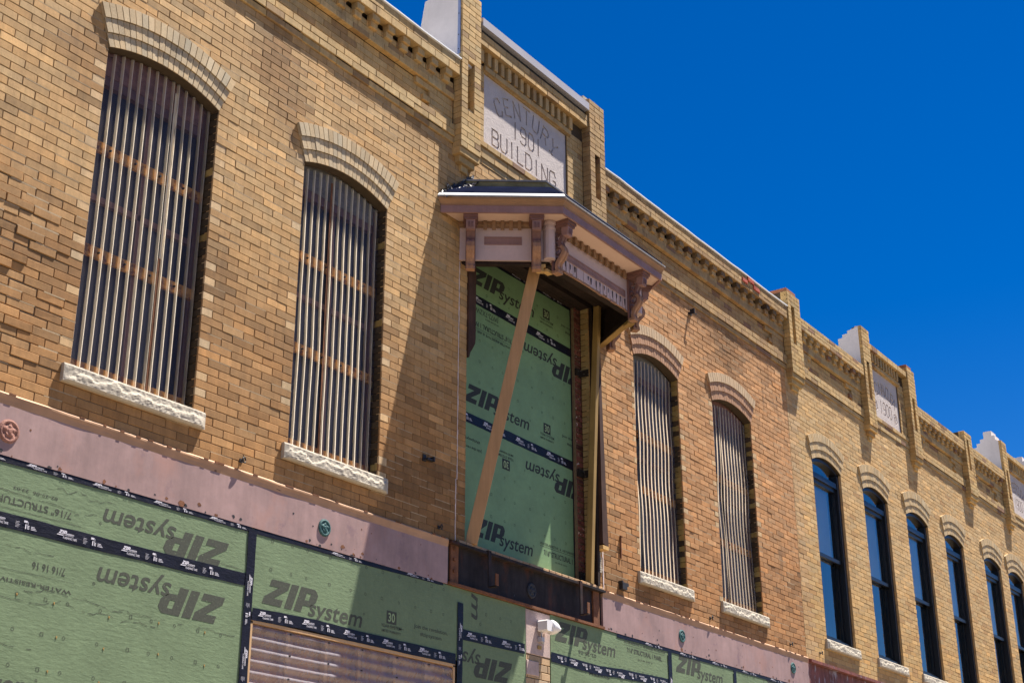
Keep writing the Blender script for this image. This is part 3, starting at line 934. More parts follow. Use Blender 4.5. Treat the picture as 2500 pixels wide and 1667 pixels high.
# exposed steel beam under the bay
S = empty('steel_beam', BLD)
a = MB(); a.box(10.362, 13.098, .02, .04, 4.54, 4.90); a.build('web', M['steel'], S)
a = MB(); a.box(10.362, 13.098, -.05, .30, 4.90, 4.925); a.build('top_flange', M['steel'], S)
a = MB(); a.box(10.362, 13.098, -.03, .30, 4.512, 4.538); a.build('bottom_flange', M['rust'], S)
a = MB()
for xx in (10.47, 12.98): a.box(xx-.06, xx+.06, .0, .019, 4.54, 4.90)
for zz in (4.64, 4.75, 4.85): a.box(10.45, 10.48, -.012, .0, zz, zz+.03)
a.build('end_plate', M['rust'], S)
a = MB()
xx = 10.50
while xx < 13.05:
    a.brick(PF, xx, xx+.112, 4.927, 4.957, .03+RND.uniform(-.004, .004), .25, vary((.40, .25, .14), .15), .004)
    xx += .118
a.build('brick_ledge', M['brickc'], S)

# caulk lines beside the bay opening
c = MB()
for (xx, za, zb_) in ((10.487, 5.55, 7.84), (10.470, 4.95, 5.50)):
    z = za
    while z < zb_:
        wj = RND.uniform(.005, .011); dx = RND.uniform(-.003, .003)
        c.box(xx+dx-wj/2, xx+dx+wj/2, -.005, .002, z, z+.05)
        z += .05
z = 4.95
while z < 5.40:
    c.box(13.125+RND.uniform(-.004, .004), 13.14, -.005, .002, z, z+.05); z += .05
c.build('caulk_line', M['caulk'], BLD)
c = MB()
for k in range(9):
    z = 5.28+.025*k
    c.box(13.01+RND.uniform(-.01, .02), 13.10+RND.uniform(-.03, .02), -.014, .002, z-.16, z-.14)
c.build('mortar_smear', M['stone'], BLD)

# opening jambs: yellow outer brick, broken red inner brick facing the street
c = MB()
brick_field(c, PL(OPX1), -.115, -.006, OPZ0, OPZ1, 0., lambda x, z: vary((.33, .235, .10), .16), None, bl=.4, off=-.2, depth=.04, joint=.008)
c.box(OPX1+.008, OPX1+.05, .006, .12, OPZ0, OPZ1, mi=1)
c.build('jamb', [M['brickc'], M['mortardark']], BLD)
c = MB()
brick_field(c, PF, OPX1-.115, OPX1+.03, OPZ0, OPZ1, -.118, lambda x, z: vary((.16, .055, .04), .3), None, bl=.4, off=.1, depth=.04, joint=.016, jit=.008)
c.box(OPX1-.118, OPX1+.05, .130, .20, OPZ0, OPZ1, mi=1)
for zz in (7.36, 6.17, 5.02):
    c.box(OPX1-.112, OPX1-.002, .100, .128, zz, zz+.085, (.02, .015, .012), 0)
    c.box(OPX1-.006, OPX1+.03, .012, .10, zz, zz+.085, (.02, .015, .012), 0)
c.build('jamb_core', [M['redbrick'], M['mortar']], BLD)
c = MB()
brick_field(c, PR(OPX0), .01, .165, OPZ0, OPZ1, 0., tint_left, None, bl=.4, off=-.1, depth=.04, joint=.008)
c.build('jamb', [M['brickc']], BLD)
c = MB()
for k in range(5):
    c.box(OPX0-.1, OPX1+.1, -.0015+k*.05, .046+k*.05, OPZ1-.026+RND.uniform(0, .006), OPZ1+.05)
c.box(OPX0-.05, OPX1+.05, -.030, -.002, OPZ1-.03, OPZ1+.075); c.box(OPX1+.004, OPX1+.05, -.045, -.002, OPZ0, OPZ1-.031)
c.build('timber_header', M['darkwood'], BLD)
# old trim pieces left hanging at the sides
c = MB()
N = 18
for i in range(N):
    t0, t1 = i/N, (i+1)/N
    def sec(t):
        z = 7.90-1.05*t
        wd_ = .105*(1-sst(.80, 1, t))+.018
        return (10.625, 10.625+wd_, z)
    a0, a1 = sec(t0), sec(t1)
    c.add([(a0[0], -.02, a0[2]), (a0[1], -.02, a0[2]), (a1[1], -.02, a1[2]), (a1[0], -.02, a1[2]), (a0[0], .02, a0[2]), (a0[1], .02, a0[2]), (a1[1], .02, a1[2]), (a1[0], .02, a1[2])],
          [(3, 2, 1, 0), (1, 2, 6, 5), (0, 4, 7, 3)])
c.build('hanging_trim', M['trimwood'], BLD)
c = MB()
c.prism([(13.0, 5.42), (13.115, 5.40), (13.06, 7.1), (13.04, 8.1), (13.0, 8.1)], -.090, -.006, 'y')
c.box(13.0, 13.115, -.091, -.004, 5.36, 5.402, mi=1)
c.build('hanging_trim', [M['trimwood'], M['cutwood']], BLD)

# ------------------------------------------------------------------ bay canopy
CAN = empty('bay_canopy', BLD)
FP = [(10.48, 0.), (11.03, -.74), (12.78, -.74), (13.28, 0.)]
def offpath(o):
    segs = []
    for a, b in zip(FP, FP[1:]):
        d = Vector((b[0]-a[0], b[1]-a[1])).normalized(); n = Vector((d.y, -d.x))
        segs.append((Vector(a)+n*o, d))
    out = []
    p, d = segs[0]; t = -p.y/d.y; out.append(p+d*t)
    for (p, d), (p2, d2) in zip(segs, segs[1:]):
        den = d.x*d2.y-d.y*d2.x
        t = ((p2-p).x*d2.y-(p2-p).y*d2.x)/den
        out.append(p+d*t)
    p, d = segs[2]; t = -p.y/d.y; out.append(p+d*t)
    return out
def sweep(mb, prof, closed=True, mi=0, wall=.004, segs=(0, 1, 2)):
    """profile [(offset, z)] carried round the three sides of the bay"""
    cols = [[(q.x, min(q.y, -wall), z) for q in offpath(o)] for o, z in prof]
    K = len(prof)
    for k in range(K if closed else K-1):
        k2 = (k+1) % K
        for i in segs:
            mb.add([cols[k][i], cols[k][i+1], cols[k2][i+1], cols[k2][i]], [(0, 1, 2, 3)], (1, 1, 1), mi)
    if closed:
        mb.add([cols[k][0] for k in range(K)], [tuple(range(K))], (1, 1, 1), mi)
        mb.add([cols[k][3] for k in range(K)], [tuple(range(K))[::-1]], (1, 1, 1), mi)
def PS(i):
    a, b = Vector(FP[i]), Vector(FP[i+1])
    d = (b-a).normalized(); n = Vector((d.y, -d.x))
    return (lambda u, z, o: (a.x+d.x*u+n.x*o, a.y+d.y*u+n.y*o, z)), (b-a).length
# frieze board
f = MB()
sweep(f, [(0, 7.985), (0, 8.292), (-.03, 8.292), (-.03, 7.985)])
P0, L0 = PS(0); P1, L1 = PS(1); P2, L2 = PS(2)
f.pbox(P0, .0, L0, 7.865, 7.985, -.03, .0)
# ragged bottom strip of the front: separate beads with gaps
u = .04
while u < L1-.04:
    wd_ = RND.uniform(.045, .06)
    if .50 < u < .88: wd_ = .12
    zz = 7.865+RND.uniform(-.008, .010)
    f.pbox(P1, u, min(u+wd_, L1-.03), zz, 7.985, -.024, -.003+RND.uniform(-.003, .003))
    u += wd_+RND.uniform(.008, .020)
f.pbox(P2, .0, L2-.03, 7.865, 7.985, -.03, .0)
f.build('frieze', M['frieze'], CAN)
f = MB()
for u in [.14+.085*k for k in range(5)]+[.74, .80]+[.90+.085*k for k in range(8)]:
    if u > 1.52: break
    h_ = RND.uniform(.045, .085); z1_ = 7.978-RND.uniform(0, .015); w_ = RND.uniform(.005, .010)*(1.8 if u == .74 else 1)
    x_ = u+RND.uniform(-.006, .006)
    f.prism([(x_-w_*.8, z1_-h_*.3), (x_-w_*.3, z1_-h_), (x_+w_*.5, z1_-h_*.8), (x_+w_, z1_), (x_-w_, z1_)], 0, .001, P=lambda t, q, p: P1(p, q, -.001+t*4))
f.build('slot_shade', M['black'], CAN)  # black slivers on the board face, painted shade of the gaps
f = MB()
f.pbox(P1, .02, L1-.02, 7.87, 8.26, -.065, -.034)
f.pbox(P0, .04, L0-.06, 7.875, 8.26, -.065, -.034)
f.pbox(P2, .04, L2-.06, 7.875, 8.26, -.065, -.034)
f.pbox(P2, .0, L2-.04, 7.805, 7.862, -.10, -.02)
f.pbox(P0, .0, L0-.04, 7.835, 7.862, -.10, -.03)
f.pbox(P1, .06, L1-.06, 7.85, 7.869, -.10, -.03)
f.build('inner_framing', M['darkwood'], CAN)
f = MB()
f.pbox(P2, .0, L2-.04, 7.795, 7.804, -.10, -.02)
f.pbox(P2, .02, .14, 7.77, 7.795, -.10, -.01)
f.build('frame_edge', M['oldwood'], CAN)
# splintered pale edge under the front board
f = MB()
u = .05
while u < L1-.05:
    wd_ = RND.uniform(.03, .12)
    f.pbox(P1, u, min(u+wd_, L1-.04), 7.848+RND.uniform(-.006, .006), 7.864, -.022, -.004)
    u += wd_
f.build('splintered_edge', M['bracketwood'], CAN)
# sunk panels
def sunk_panel(P, u0, u1, z0, z1, nm='frieze_panel'):
    p = MB()
    w_ = .012
    p.pbox(P, u0, u1, z0, z0+w_, .0015, .010); p.pbox(P, u0, u1, z1-w_, z1, .0015, .010)
    p.pbox(P, u0, u0+w_, z0+w_, z1-w_, .0015, .010); p.pbox(P, u1-w_, u1, z0+w_, z1-w_, .0015, .010)
    p.pbox(P, u0+w_, u1-w_, z0+w_, z1-w_, .001, .003)
    p.pbox(P, u0+w_+.02, u1-w_-.02, z0+w_+.012, z0+w_+.020, .003, .006)
    p.build(nm, M['mauve'], CAN)
sunk_panel(P0, .255, .64, 8.035, 8.125)
sunk_panel(P1, .16, 1.50, 7.99, 8.075)
sunk_panel(P2, .255, .64, 8.035, 8.125)
# bed moulding and dentils
f = MB()
sweep(f, [(.001, 8.225), (.012, 8.225), (.014, 8.245), (.024, 8.255), (.024, 8.290), (.001, 8.290)])
f.build('bed_moulding', M['dentilpaint'], CAN)
for P, us in ((P0, [.265+.088*k for k in range(5)]), (P1, [.19+.125*k for k in range(11)]), (P2, [.265+.088*k for k in range(5)])):
    for u in us:
        d = MB(); d.pbox(P, u-.019, u+.019, 8.196, 8.289, .0245, .050); d.build('dentil', M['dentilpaint'], CAN)
# soffit
f = MB()
sweep(f, [(.0005, 8.2935), (.25, 8.2925), (.25, 8.305), (.0005, 8.306)])
f.build('soffit', M['soffit'], CAN)
# fascia and crown
f = MB()
sweep(f, [(.238, 8.272), (.262, 8.272), (.262, 8.352), (.238, 8.352)])
f.build('fascia', M['mauve'], CAN)
f = MB()
sweep(f, [(.24, 8.353), (.266, 8.353), (.266, 8.366), (.271, 8.376), (.283, 8.395), (.294, 8.408), (.296, 8.428), (.24, 8.428)])
f.build('crown_moulding', M['browntrim'], CAN)
f = MB()
sweep(f, [(.25, 8.429), (.304, 8.429), (.304, 8.447), (.25, 8.449)])
f.build('drip_edge', M['silver'], CAN)
f = MB()
sweep(f, [(.303, 8.4475), (.280, 8.484)], closed=False, segs=(0,))
sweep(f, [(.280, 8.484), (.272, 8.496)], closed=False, segs=(0,), mi=1)
f.build('eave_flashing', [M['whitemetal'], M['membrane']], CAN)
f = MB()
sweep(f, [(.303, 8.4475), (.272, 8.470)], closed=False, segs=(1, 2))
f.build('eave_flashing', M['silver'], CAN)
f = MB()
sweep(f, [(.272, 8.470), (.272, 8.496)], closed=False, segs=(1, 2))
rows = [(.272, 8.496), (.19, 8.565), (.11, 8.632), (.02, 8.700), (-.08, 8.708)]
sweep(f, rows, closed=False)
sweep(f, [(-.06, 8.812), (-.30, 8.84)], closed=False)
q = offpath(-.30); f.add([(p.x, min(p.y, -.004), 8.84) for p in q], [(0, 1, 2, 3)])
f.build('roof_skirt', M['membrane'], CAN)
f = MB()
sweep(f, [(-.065, 8.712), (-.055, 8.792), (-.12, 8.792), (-.12, 8.712)])
f.build('roof_curb', M['curb'], CAN)
f = MB()
sweep(f, [(-.12, 8.793), (-.040, 8.793), (-.038, 8.811), (-.12, 8.812)])
f.build('curb_cap', M['silver'], CAN)
# closed ceiling inside
f = MB()
q = offpath(-.07)
for k in range(8):
    z = 8.20+RND.uniform(-.006, .006)
    ya, yb = -.66+.073*k, -.66+.073*k+.070
    # clip planks to the plan of the bay
    def xr(yv):
        t = -yv/.74
        return 10.55+.55*t+.02, 13.22-.52*t-.02
    (a0, a1), (b0, b1) = xr(ya), xr(yb)
    f.add([(a0, ya, z), (a1, ya, z), (b1, yb, z), (b0, yb, z), (a0, ya, z+.03), (a1, ya, z+.03), (b1, yb, z+.03), (b0, yb, z+.03)],
          [(3, 2, 1, 0), (0, 1, 5, 4), (2, 3, 7, 6)])
f.build('ceiling_boards', M['darkwood'], CAN)
# corner posts
for i, (cx, cy) in enumerate(FP[1:3]):
    p = MB()
    n = 12
    for (za, zb_, r) in ((7.875, 8.20, .062), (8.20, 8.225, .070), (8.225, 8.25, .064), (8.25, 8.285, .078)):
        pts = [(cx+.012*(1 if i else -1)*0+r*math.cos(2*math.pi*k/n), cy+r*math.sin(2*math.pi*k/n)) for k in range(n)]
        p.prism(pts, za, zb_-.0005, 'z')
    p.build('corner_post', M['frieze'], CAN)
# brackets
def bracket(P, u):
    b = MB()
    b.pbox(P, u-.075, u+.075, 8.248, 8.291, .001, .232, mi=0)
    b.pbox(P, u-.066, u+.066, 8.224, 8.2475, .001, .218, mi=0)
    b.pbox(P, u-.050, u+.050, 7.76, 8.2235, .001, .022, mi=0)
    # pendant end block, tapered
    pr = [(.125, 8.2235), (.205, 8.2235), (.205, 8.18), (.192, 8.125), (.140, 8.125), (.125, 8.16)]
    b.prism(pr, u-.046, u+.046, P=P, mi=2)
    b.pbox(P, u-.026, u-.006, 8.14, 8.20, .2045, .209, mi=0); b.pbox(P, u+.006, u+.026, 8.14, 8.20, .2045, .209, mi=0)
    # S scroll ribbon
    S_ = [(.128, 8.225), (.140, 8.19), (.138, 8.16), (.118, 8.12), (.098, 8.085), (.092, 8.055), (.108, 8.02), (.132, 7.99), (.138, 7.955), (.122, 7.92), (.092, 7.885), (.066, 7.855), (.052, 7.82), (.052, 7.79), (.064, 7.755)]
    pp = [Vector(p) for p in S_]
    Lf, Rt = [], []
    for i, p in enumerate(pp):
        d = (pp[min(i+1, len(pp)-1)]-pp[max(i-1, 0)]).normalized(); n = Vector((-d.y, d.x))
        th = .016
        Lf.append(p+n*th); Rt.append(p-n*th)
    for i in range(len(pp)-1):
        pts = [tuple(Lf[i]), tuple(Lf[i+1]), tuple(Rt[i+1]), tuple(Rt[i])]
        b.prism(pts, u-.043, u+.043, P=P, mi=1 if pp[i].y < 8.05 else 0)
        if i % 1 == 0:
            # two shallow beads on the face of the ribbon
            for uu in (u-.024, u+.024):
                q = [tuple(Lf[i]*1.0), tuple(Lf[i+1]), tuple(Lf[i+1]+(Lf[i+1]-Rt[i+1])*.18), tuple(Lf[i]+(Lf[i]-Rt[i])*.18)]
                b.prism(q, uu-.011, uu+.011, P=P, mi=1 if pp[i].y < 8.05 else 0)
    # pierced rings of the fretwork
    for (co, cz, r) in ((.066, 8.135, .040), (.060, 7.985, .046), (.036, 7.90, .022), (.034, 8.062, .02)):
        n = 14
        for k in range(n):
            a, c = 2*math.pi*k/n, 2*math.pi*(k+1)/n
            r0 = r-.014
            b.prism([(co+r0*math.cos(a), cz+r0*math.sin(a)), (co+r*math.cos(a), cz+r*math.sin(a)), (co+r*math.cos(c), cz+r*math.sin(c)), (co+r0*math.cos(c), cz+r0*math.sin(c))], u-.014, u+.014, P=P, mi=0)
    b.pbox(P, u-.045, u+.045, 7.735, 7.762, .001, .078, mi=1)
    b.build('bracket', [M['mauvedark'], M['bracketwood'], M['mauve']], CAN)
for (P, u) in ((P0, .115), (P0, L0-.135), (P1, .085), (P1, 1.60), (P2, .135), (P2, L2-.115)): bracket(P, u)
# sawn stub ends below the front corner
for (P, a_) in ((P0, (L0-.13, L0-.06, 7.755, 7.80, -.08, -.02)), (P0, (L0-.15, L0-.04, 7.801, 7.835, -.09, -.02)), (P1, (.0, .10, 7.755, 7.785, -.09, -.03))):
    f = MB(); f.pbox(P, *a_); f.build('sawn_stub', M['cutwood'], CAN)
# crumpled torn flashing up the wall on the left
f = MB()
nu, nv = 34, 9
pts = []
for j in range(nv+1):
    for i in range(nu+1):
        t = i/nu; v = j/nv
        x = 10.13+.56*t; z = 8.44+.43*t
        s_ = (v-.5)
        hgt = .055+.05*max(0, fbm(t*6, 3, 2.2, 7))
        xx = x+.012*fbm(t*9, v*4, 3, 1)
        if s_ > 0: zz = z+s_*2*hgt*(1+.7*fbm(t*11, 1, 3, 2)); yy = -.012-.045*abs(fbm(t*14, v*7, 2.4, 5))*(1 if v < .99 else .7)
        else:
            zz = z+s_*.06+.03*fbm(t*12, v*6, 2, 8); yy = -.02+s_*2*.11-.015*abs(fbm(t*10, v*6, 2, 9))
            xx += s_*-.06
        pts.append((xx, yy, zz))
fs = []
for j in range(nv):
    for i in range(nu):
        a = j*(nu+1)+i; fs.append((a, a+1, a+nu+2, a+nu+1))
f.add(pts, fs)
f.build('torn_flashing', M['foil'], CAN)

# brick pier between the boards
c = MB()
brick_field(c, PF, 11.645, 12.075, .15, 4.06, -.004, lambda x, z: vary((.43, .30, .18), .16), None, ch=.075, off=.02, joint=.008)
c.box(11.645, 12.075, .012, .3, .15, 4.51, mi=1)
c.brick(PF, 11.645, 12.075, 4.065, 4.50, .0, .1, (.44, .34, .31), .004, 0, 2)
c.brick(PF, 11.648, 11.86, 3.86, 4.0, .006, .1, (.44, .34, .31), .004, 0, 2)
c.build('brick_pier', [M['brickc'], M['mortar'], M['concrete']], BLD)
# body of the building behind the front
c = MB()
c.box(2.62, 18.38, .31, 14, .15, 9.9)
c.build('building_body', M['plainwall'], BLD)
c = MB(); c.box(2.6, 2.62, 0, 14, .15, 10.1); c.build('side_wall', M['plainwall'], BLD)
c = MB(); c.box(2.62, 18.38, .31, 14, 9.902, 9.95); c.build('flat_roof', M['roof'], BLD)

# ================================================================== RIGHT BUILDING
B2 = empty('corner_building')
B2.location = (25, 0, .15)
tag(B2, 'yellow brick building with tall black sash windows and carved 1900 stones beyond the covered one', 'building')
FW = [(19.15, 20.21), (21.09, 22.14), (22.98, 24.01), (24.86, 25.86), (27.03, 28.05), (28.53, 29.52), (30.3, 31.3), (32.2, 33.2)]
ARR = [Arch(a, b) for a, b in FW]
X20, X21 = 18.402, 34.5
mb = MB()
brick_field(mb, PF, X20, X21, 4.93, 9.145, 0.001, tint_right, [a.cut for a in ARR], off=.10, jit=.0008, point=.35)
grid_cells(mb, X20, X21, 4.93, 9.145, .0056, [(a.x0, a.x1, 5.15, CRN) for a in ARR], 1)
grid_cells(mb, X20, X21, 9.145, 10.1, .06, [], 1)
for a in ARR:
    brick_field(mb, PL(a.x1), -.20, -.012, 5.29, SPR, 0., tint_right, None, bl=.215, off=-.21, depth=.03)
    brick_field(mb, PR(a.x0), .012, .20, 5.29, SPR, 0., tint_right, None, bl=.215, off=0, depth=.03)
M['mortarlight'] = mat('mortar_light', (.36, .29, .20), .95, n1=(20, .2), bump=(90, .5, .003))
mb.build('brick_wall', [M['brickc'], M['mortarlight'], M['pointing']], B2)
def sash_window(ar):
    W = empty('window', B2)
    x0, x1 = ar.x0+.012, ar.x1-.004
    f = MB()
    f.box(x0, x0+.075, .035, .17, 5.30, SPR); f.box(x1-.075, x1, .035, .17, 5.30, SPR)
    N = 16
    for i in range(N):
        a, c = x0+(x1-x0)*i/N, x0+(x1-x0)*(i+1)/N
        za, zc_ = ar.top(a)-.004, ar.top(c)-.004
        f.add([(a, .035, za-.05), (c, .035, zc_-.05), (c, .035, zc_), (a, .035, za), (a, .17, za-.05), (c, .17, zc_-.05)], [(0, 1, 2, 3), (4, 5, 1, 0)])
    f.box(x0+.075, x1-.075, .045, .17, 7.715, 7.80)
    f.box(x0+.075, x1-.075, .06, .17, 5.30, 5.36)
    f.build('frame', M['blackframe'], W)
    f = MB()
    f.box(x0+.075, x0+.115, .075, .12, 6.60, 7.715); f.box(x1-.115, x1-.075, .075, .12, 6.60, 7.715)
    f.box(x0+.115, x1-.115, .075, .12, 7.655, 7.715); f.box(x0+.075, x1-.075, .075, .12, 6.545, 6.60)
    f.build('upper_sash', M['blackframe'], W)
    f = MB()
    f.box(x0+.075, x0+.115, .122, .165, 5.36, 6.58); f.box(x1-.115, x1-.075, .122, .165, 5.36, 6.58)
    f.box(x0+.115, x1-.115, .122, .165, 5.36, 5.41)
    f.build('lower_sash', M['blackframe'], W)
    f = MB()
    f.add([(x0+.11, .115, 6.59), (x1-.11, .115, 6.59), (x1-.11, .115, 7.66), (x0+.11, .115, 7.66)], [(0, 1, 2, 3)])
    f.add([(x0+.11, .145, 5.40), (x1-.11, .145, 5.40), (x1-.11, .145, 6.59), (x0+.11, .145, 6.59)], [(0, 1, 2, 3)])
    for i in range(N):
        a, c = x0+.03+(x1-x0-.06)*i/N, x0+.03+(x1-x0-.06)*(i+1)/N
        f.add([(a, .10, 7.79), (c, .10, 7.79), (c, .10, max(7.8, ar.top(c)-.05)), (a, .10, max(7.8, ar.top(a)-.05))], [(0, 1, 2, 3)])
    f.build('pane', M['glass'], W)
    f = MB()
    f.add([(x0+.05, .205, 6.56), (x1-.10, .205, 6.56), (x1-.10, .205, 7.72), (x0+.05, .205, 7.72)], [(0, 1, 2, 3)])
    f.build('blind', M['blind'], W)
    f = MB()
    f.add([(x0+.02, .215, 5.3), (x1-.05, .215, 5.3), (x1-.05, .215, 6.6), (x0+.02, .215, 6.6)], [(0, 1, 2, 3)])
    f.add([(x0+.02, .18, 7.72), (x1-.02, .18, 7.72), (x1-.02, .18, 8.06), (x0+.02, .18, 8.06)], [(0, 1, 2, 3)], mi=1)
    f.add([(x1-.10, .212, 6.5), (x1, .212, 6.5), (x1, .212, 7.72), (x1-.10, .212, 7.72)], [(0, 1, 2, 3)], mi=1)
    f.build('curtain', [M['curtain'], M['backing']], W)
for a in ARR:
    hood(a, 'window_hood', B2, lambda: vary((.48, .35, .195), .12, .05))
    sill(a.x0-.07, a.x1+.10, 'window_sill', B2)
    sash_window(a)
tcr = tint_cornice(.12)
def tcr2(x, z):
    c = vary((.44, .315, .155), .13, .06)
    if RND.random() < .12: c = lerp(c, (.25, .15, .07), .6)
    return warm(c)
PIL = [(18.46, 18.90, 10.40, False), (21.42, 21.76, 10.84, True), (23.50, 23.86, 10.74, False), (26.40, 26.83, 10.34, False), (28.86, 29.18, 10.80, True), (30.98, 31.3, 10.74, False), (33.8, 34.2, 10.4, False)]
for i, (a, b, zt, fn) in enumerate(PIL):
    pilaster(a, b, zt, B2, tcr2, True, cap=(i in (0, 2)), bd=.05 if i in (1, 4, 5) else .3)
for (a, b) in ((18.905, 21.415), (23.865, 26.395), (26.835, 28.855), (31.305, 33.795)):
    cornice(a, b, B2, .12, False, '')
for (a, b, name) in ((21.765, 23.495, '.C.NAVOUSA'), (29.185, 30.975, 'R.SEROUSA')):
    sb = stone_bay(a, b, B2, .1, 10.545+.10, False)
    xa, xb = sb[0], sb[1]
    cx = (xa+xb)/2
    stone(*sb, B2, [(name, 'arc', (cx, 9.11, .84, -.50, .50, .20)), ('1900', 'line', (cx-.24, cx+.30, 9.585, .22)),
                    ('@', 'line', (cx-.52, cx-.36, 9.58, .18)), ('@', 'line', (cx+.38, cx+.54, 9.56, .18))], wd=.024)
st4 = [(-.06, 10.1), (.46, 10.1), (.46, 10.50), (.40, 10.505), (.40, 10.56), (.30, 10.565), (.30, 10.68), (.22, 10.685), (.22, 10.74), (.13, 10.745), (.13, 10.79), (-.06, 10.83)]
fin(21.424, B2, st4)
st7 = [(-.06, 10.1), (.46, 10.1), (.46, 10.72), (.39, 10.725), (.39, 10.80), (.31, 10.805), (.31, 10.88), (.23, 10.885), (.23, 11.03), (.06, 11.03), (.06, 10.93), (-.0, 10.925), (-.0, 10.84), (-.06, 10.79)]
fin(28.864, B2, st7)
fin(30.984, B2, [(y, z-.02) for y, z in st7])
# rusty beam over the shop front
S2 = empty('steel_beam', B2)
a = MB(); a.box(18.47, 34.5, .03, .06, 4.30, 4.88); a.build('web', M['rustbeam'], S2)
a = MB(); a.box(18.47, 34.5, -.04, .25, 4.885, 4.925); a.build('top_flange', M['rustbeam'], S2)
a = MB(); a.box(18.47, 34.5, -.03, .25, 4.25, 4.298); a.build('bottom_flange', M['rustbeam'], S2)
a = MB(); a.box(18.402, 18.468, .0, .25, .15, 4.92); a.box(18.47, 34.5, .20, .25, .15, .75); 
for k in range(6): a.box(18.5+k*3.1, 18.62+k*3.1, .1, .25, .75, 4.25)
a.build('shop_front_frame', M['rustbeam'], B2)
a = MB(); a.box(18.47, 34.5, .26, .28, .75, 4.25); a.build('shop_window', M['shopglass'], B2)
a = MB(); a.box(18.42, 34.5, .31, 14, .15, 9.9); a.build('building_body', M['plainwall'], B2)
a = MB(); a.box(18.42, 34.5, .31, 14, 9.902, 9.95); a.build('flat_roof', M['roof'], B2)

# ================================================================== SHEATHING BOARDS
def marks(mb, x0, x1, z0, z1, y, T=None):
    """nailing marks printed in a grid of small circles and squares"""
    steps = [.23, .18, .28, .27, .19, .22, .23, .23]
    z = z0; r = 0
    while z <= z1:
        x = x0; k = 0
        while x <= x1:
            put_ring(mb, x, z, .0135, .0035, y, 8, (k % 3 == 0), T)
            x += steps[k % 8]; k += 1
        z += .23; r += 1
def board(x0, x1, z0, z1, y, label, prints, mt='board', ink='ink', group=None):
    b = MB()
    b.box(x0, x1, y, y+.012, z0, z1)
    o = b.build('sheathing_board', M[mt])
    tag(o, label, 'sheathing board', group or 'green sheathing boards')
    if prints:
        p = MB()
        prints(p, y-.0012)
        p.build('printed_lettering', M[ink], o)
    return o
PI = math.pi
def rot180(x0, x1, z0, z1): return frame2d((x0+x1)/2, (z0+z1)/2, PI)
def txt180(mb, s, x0, x1, z0, z1, y, off=.012):
    T = rot180(x0, x1, z0, z1); put_text(mb, s, x0, x1, z0, (z1-z0)/.70, y, T, 0, off)
def txt(mb, s, x0, x1, z0, z1, y, off=.012): put_text(mb, s, x0, x1, z0, (z1-z0)/.70, y, None, 0, off)
def badge(mb, x0, z0, y, rot=False, s=1.0):
    """the square 30 badge and the two lines under it"""
    W = .275*s
    T = rot180(x0, x0+W, z0, z0+.19*s) if rot else None
    bx0, bx1, bz0, bz1 = x0+.07*s, x0+.205*s, z0+.078*s, z0+.19*s
    fr = .020*s
    put_rect(mb, bx0, bx1, bz0, bz0+fr, y, T); put_rect(mb, bx0, bx1, bz1-fr, bz1, y, T)
    put_rect(mb, bx0, bx0+fr, bz0+fr, bz1-fr, y, T); put_rect(mb, bx1-fr, bx1, bz0+fr, bz1-fr, y, T)
    # figures left clear of the dark square
    put_rect(mb, bx0+fr, bx1-fr, bz0+fr, bz1-fr, y+.0006, T, 0)
    return T, (bx0, bx1, bz0, bz1)
M['boardink_clear'] = mat('clear_figures', (.27, .36, .19), .75, n1=(20, .1))
def badge_full(o, x0, z0, y, rot=False, s=1.0, ink='ink'):
    p = MB()
    T, (bx0, bx1, bz0, bz1) = badge(p, x0, z0, y, rot, s)
    W = .275*s
    put_text(p, 'YEAR SYSTEM', x0, x0+W, z0+.040*s, .040*s, y, T, 0, .014)
    put_text(p, 'LIMITED WARRANTY', x0+.005*s, x0+W-.005*s, z0, .030*s, y, T, 0, .014)
    put_text(p, '30', bx0+.022*s, bx1-.022*s, bz0+.020*s, .105*s, y-.0006, T, 0, .02, 1)
    p.build('printed_badge', [M[ink], M['boardink_clear']], o)

def pr_b1(p, y):
    word_logo(p, 6.36, 7.60, 4.135, 4.335, y, True)
    txt180(p, '7/16" STRUCTURAL 1 PANEL', 5.08, 6.11, 4.205, 4.252, y)
    txt180(p, '02-25-06  23:03', 5.62, 5.98, 4.31, 4.33, y)
    put_rect(p, 5.2, 6.2, 4.172, 4.175, y)
b1 = board(3.2, 7.828, 4.088, 4.508, 0., 'strip of green sheathing board at far left directly under the pink lintel, upside-down lettering', pr_b1)
def pr_b2(p, y):
    word_logo(p, 6.36, 7.60, 3.705, 3.915, y, True)
    txt180(p, '7/16 16 16', 5.84, 6.11, 3.81, 3.86, y); txt180(p, '7/16"', 5.42, 5.58, 3.81, 3.86, y)
    txt180(p, 'WATER-RESISTIVE & AIR BARRIER', 5.05, 6.18, 3.695, 3.722, y)
    word_logo(p, 4.95, 5.98, 3.0, 3.19, y, False)
    marks(p, 3.92, 7.66, 2.48, 3.66, y)
    put_rect(p, 5.6, 6.2, 3.775, 3.777, y)
b2 = board(3.2, 7.828, 1.2, 4.084, 0., 'largest green sheathing board, filling the lower left below the first seam tape', pr_b2)
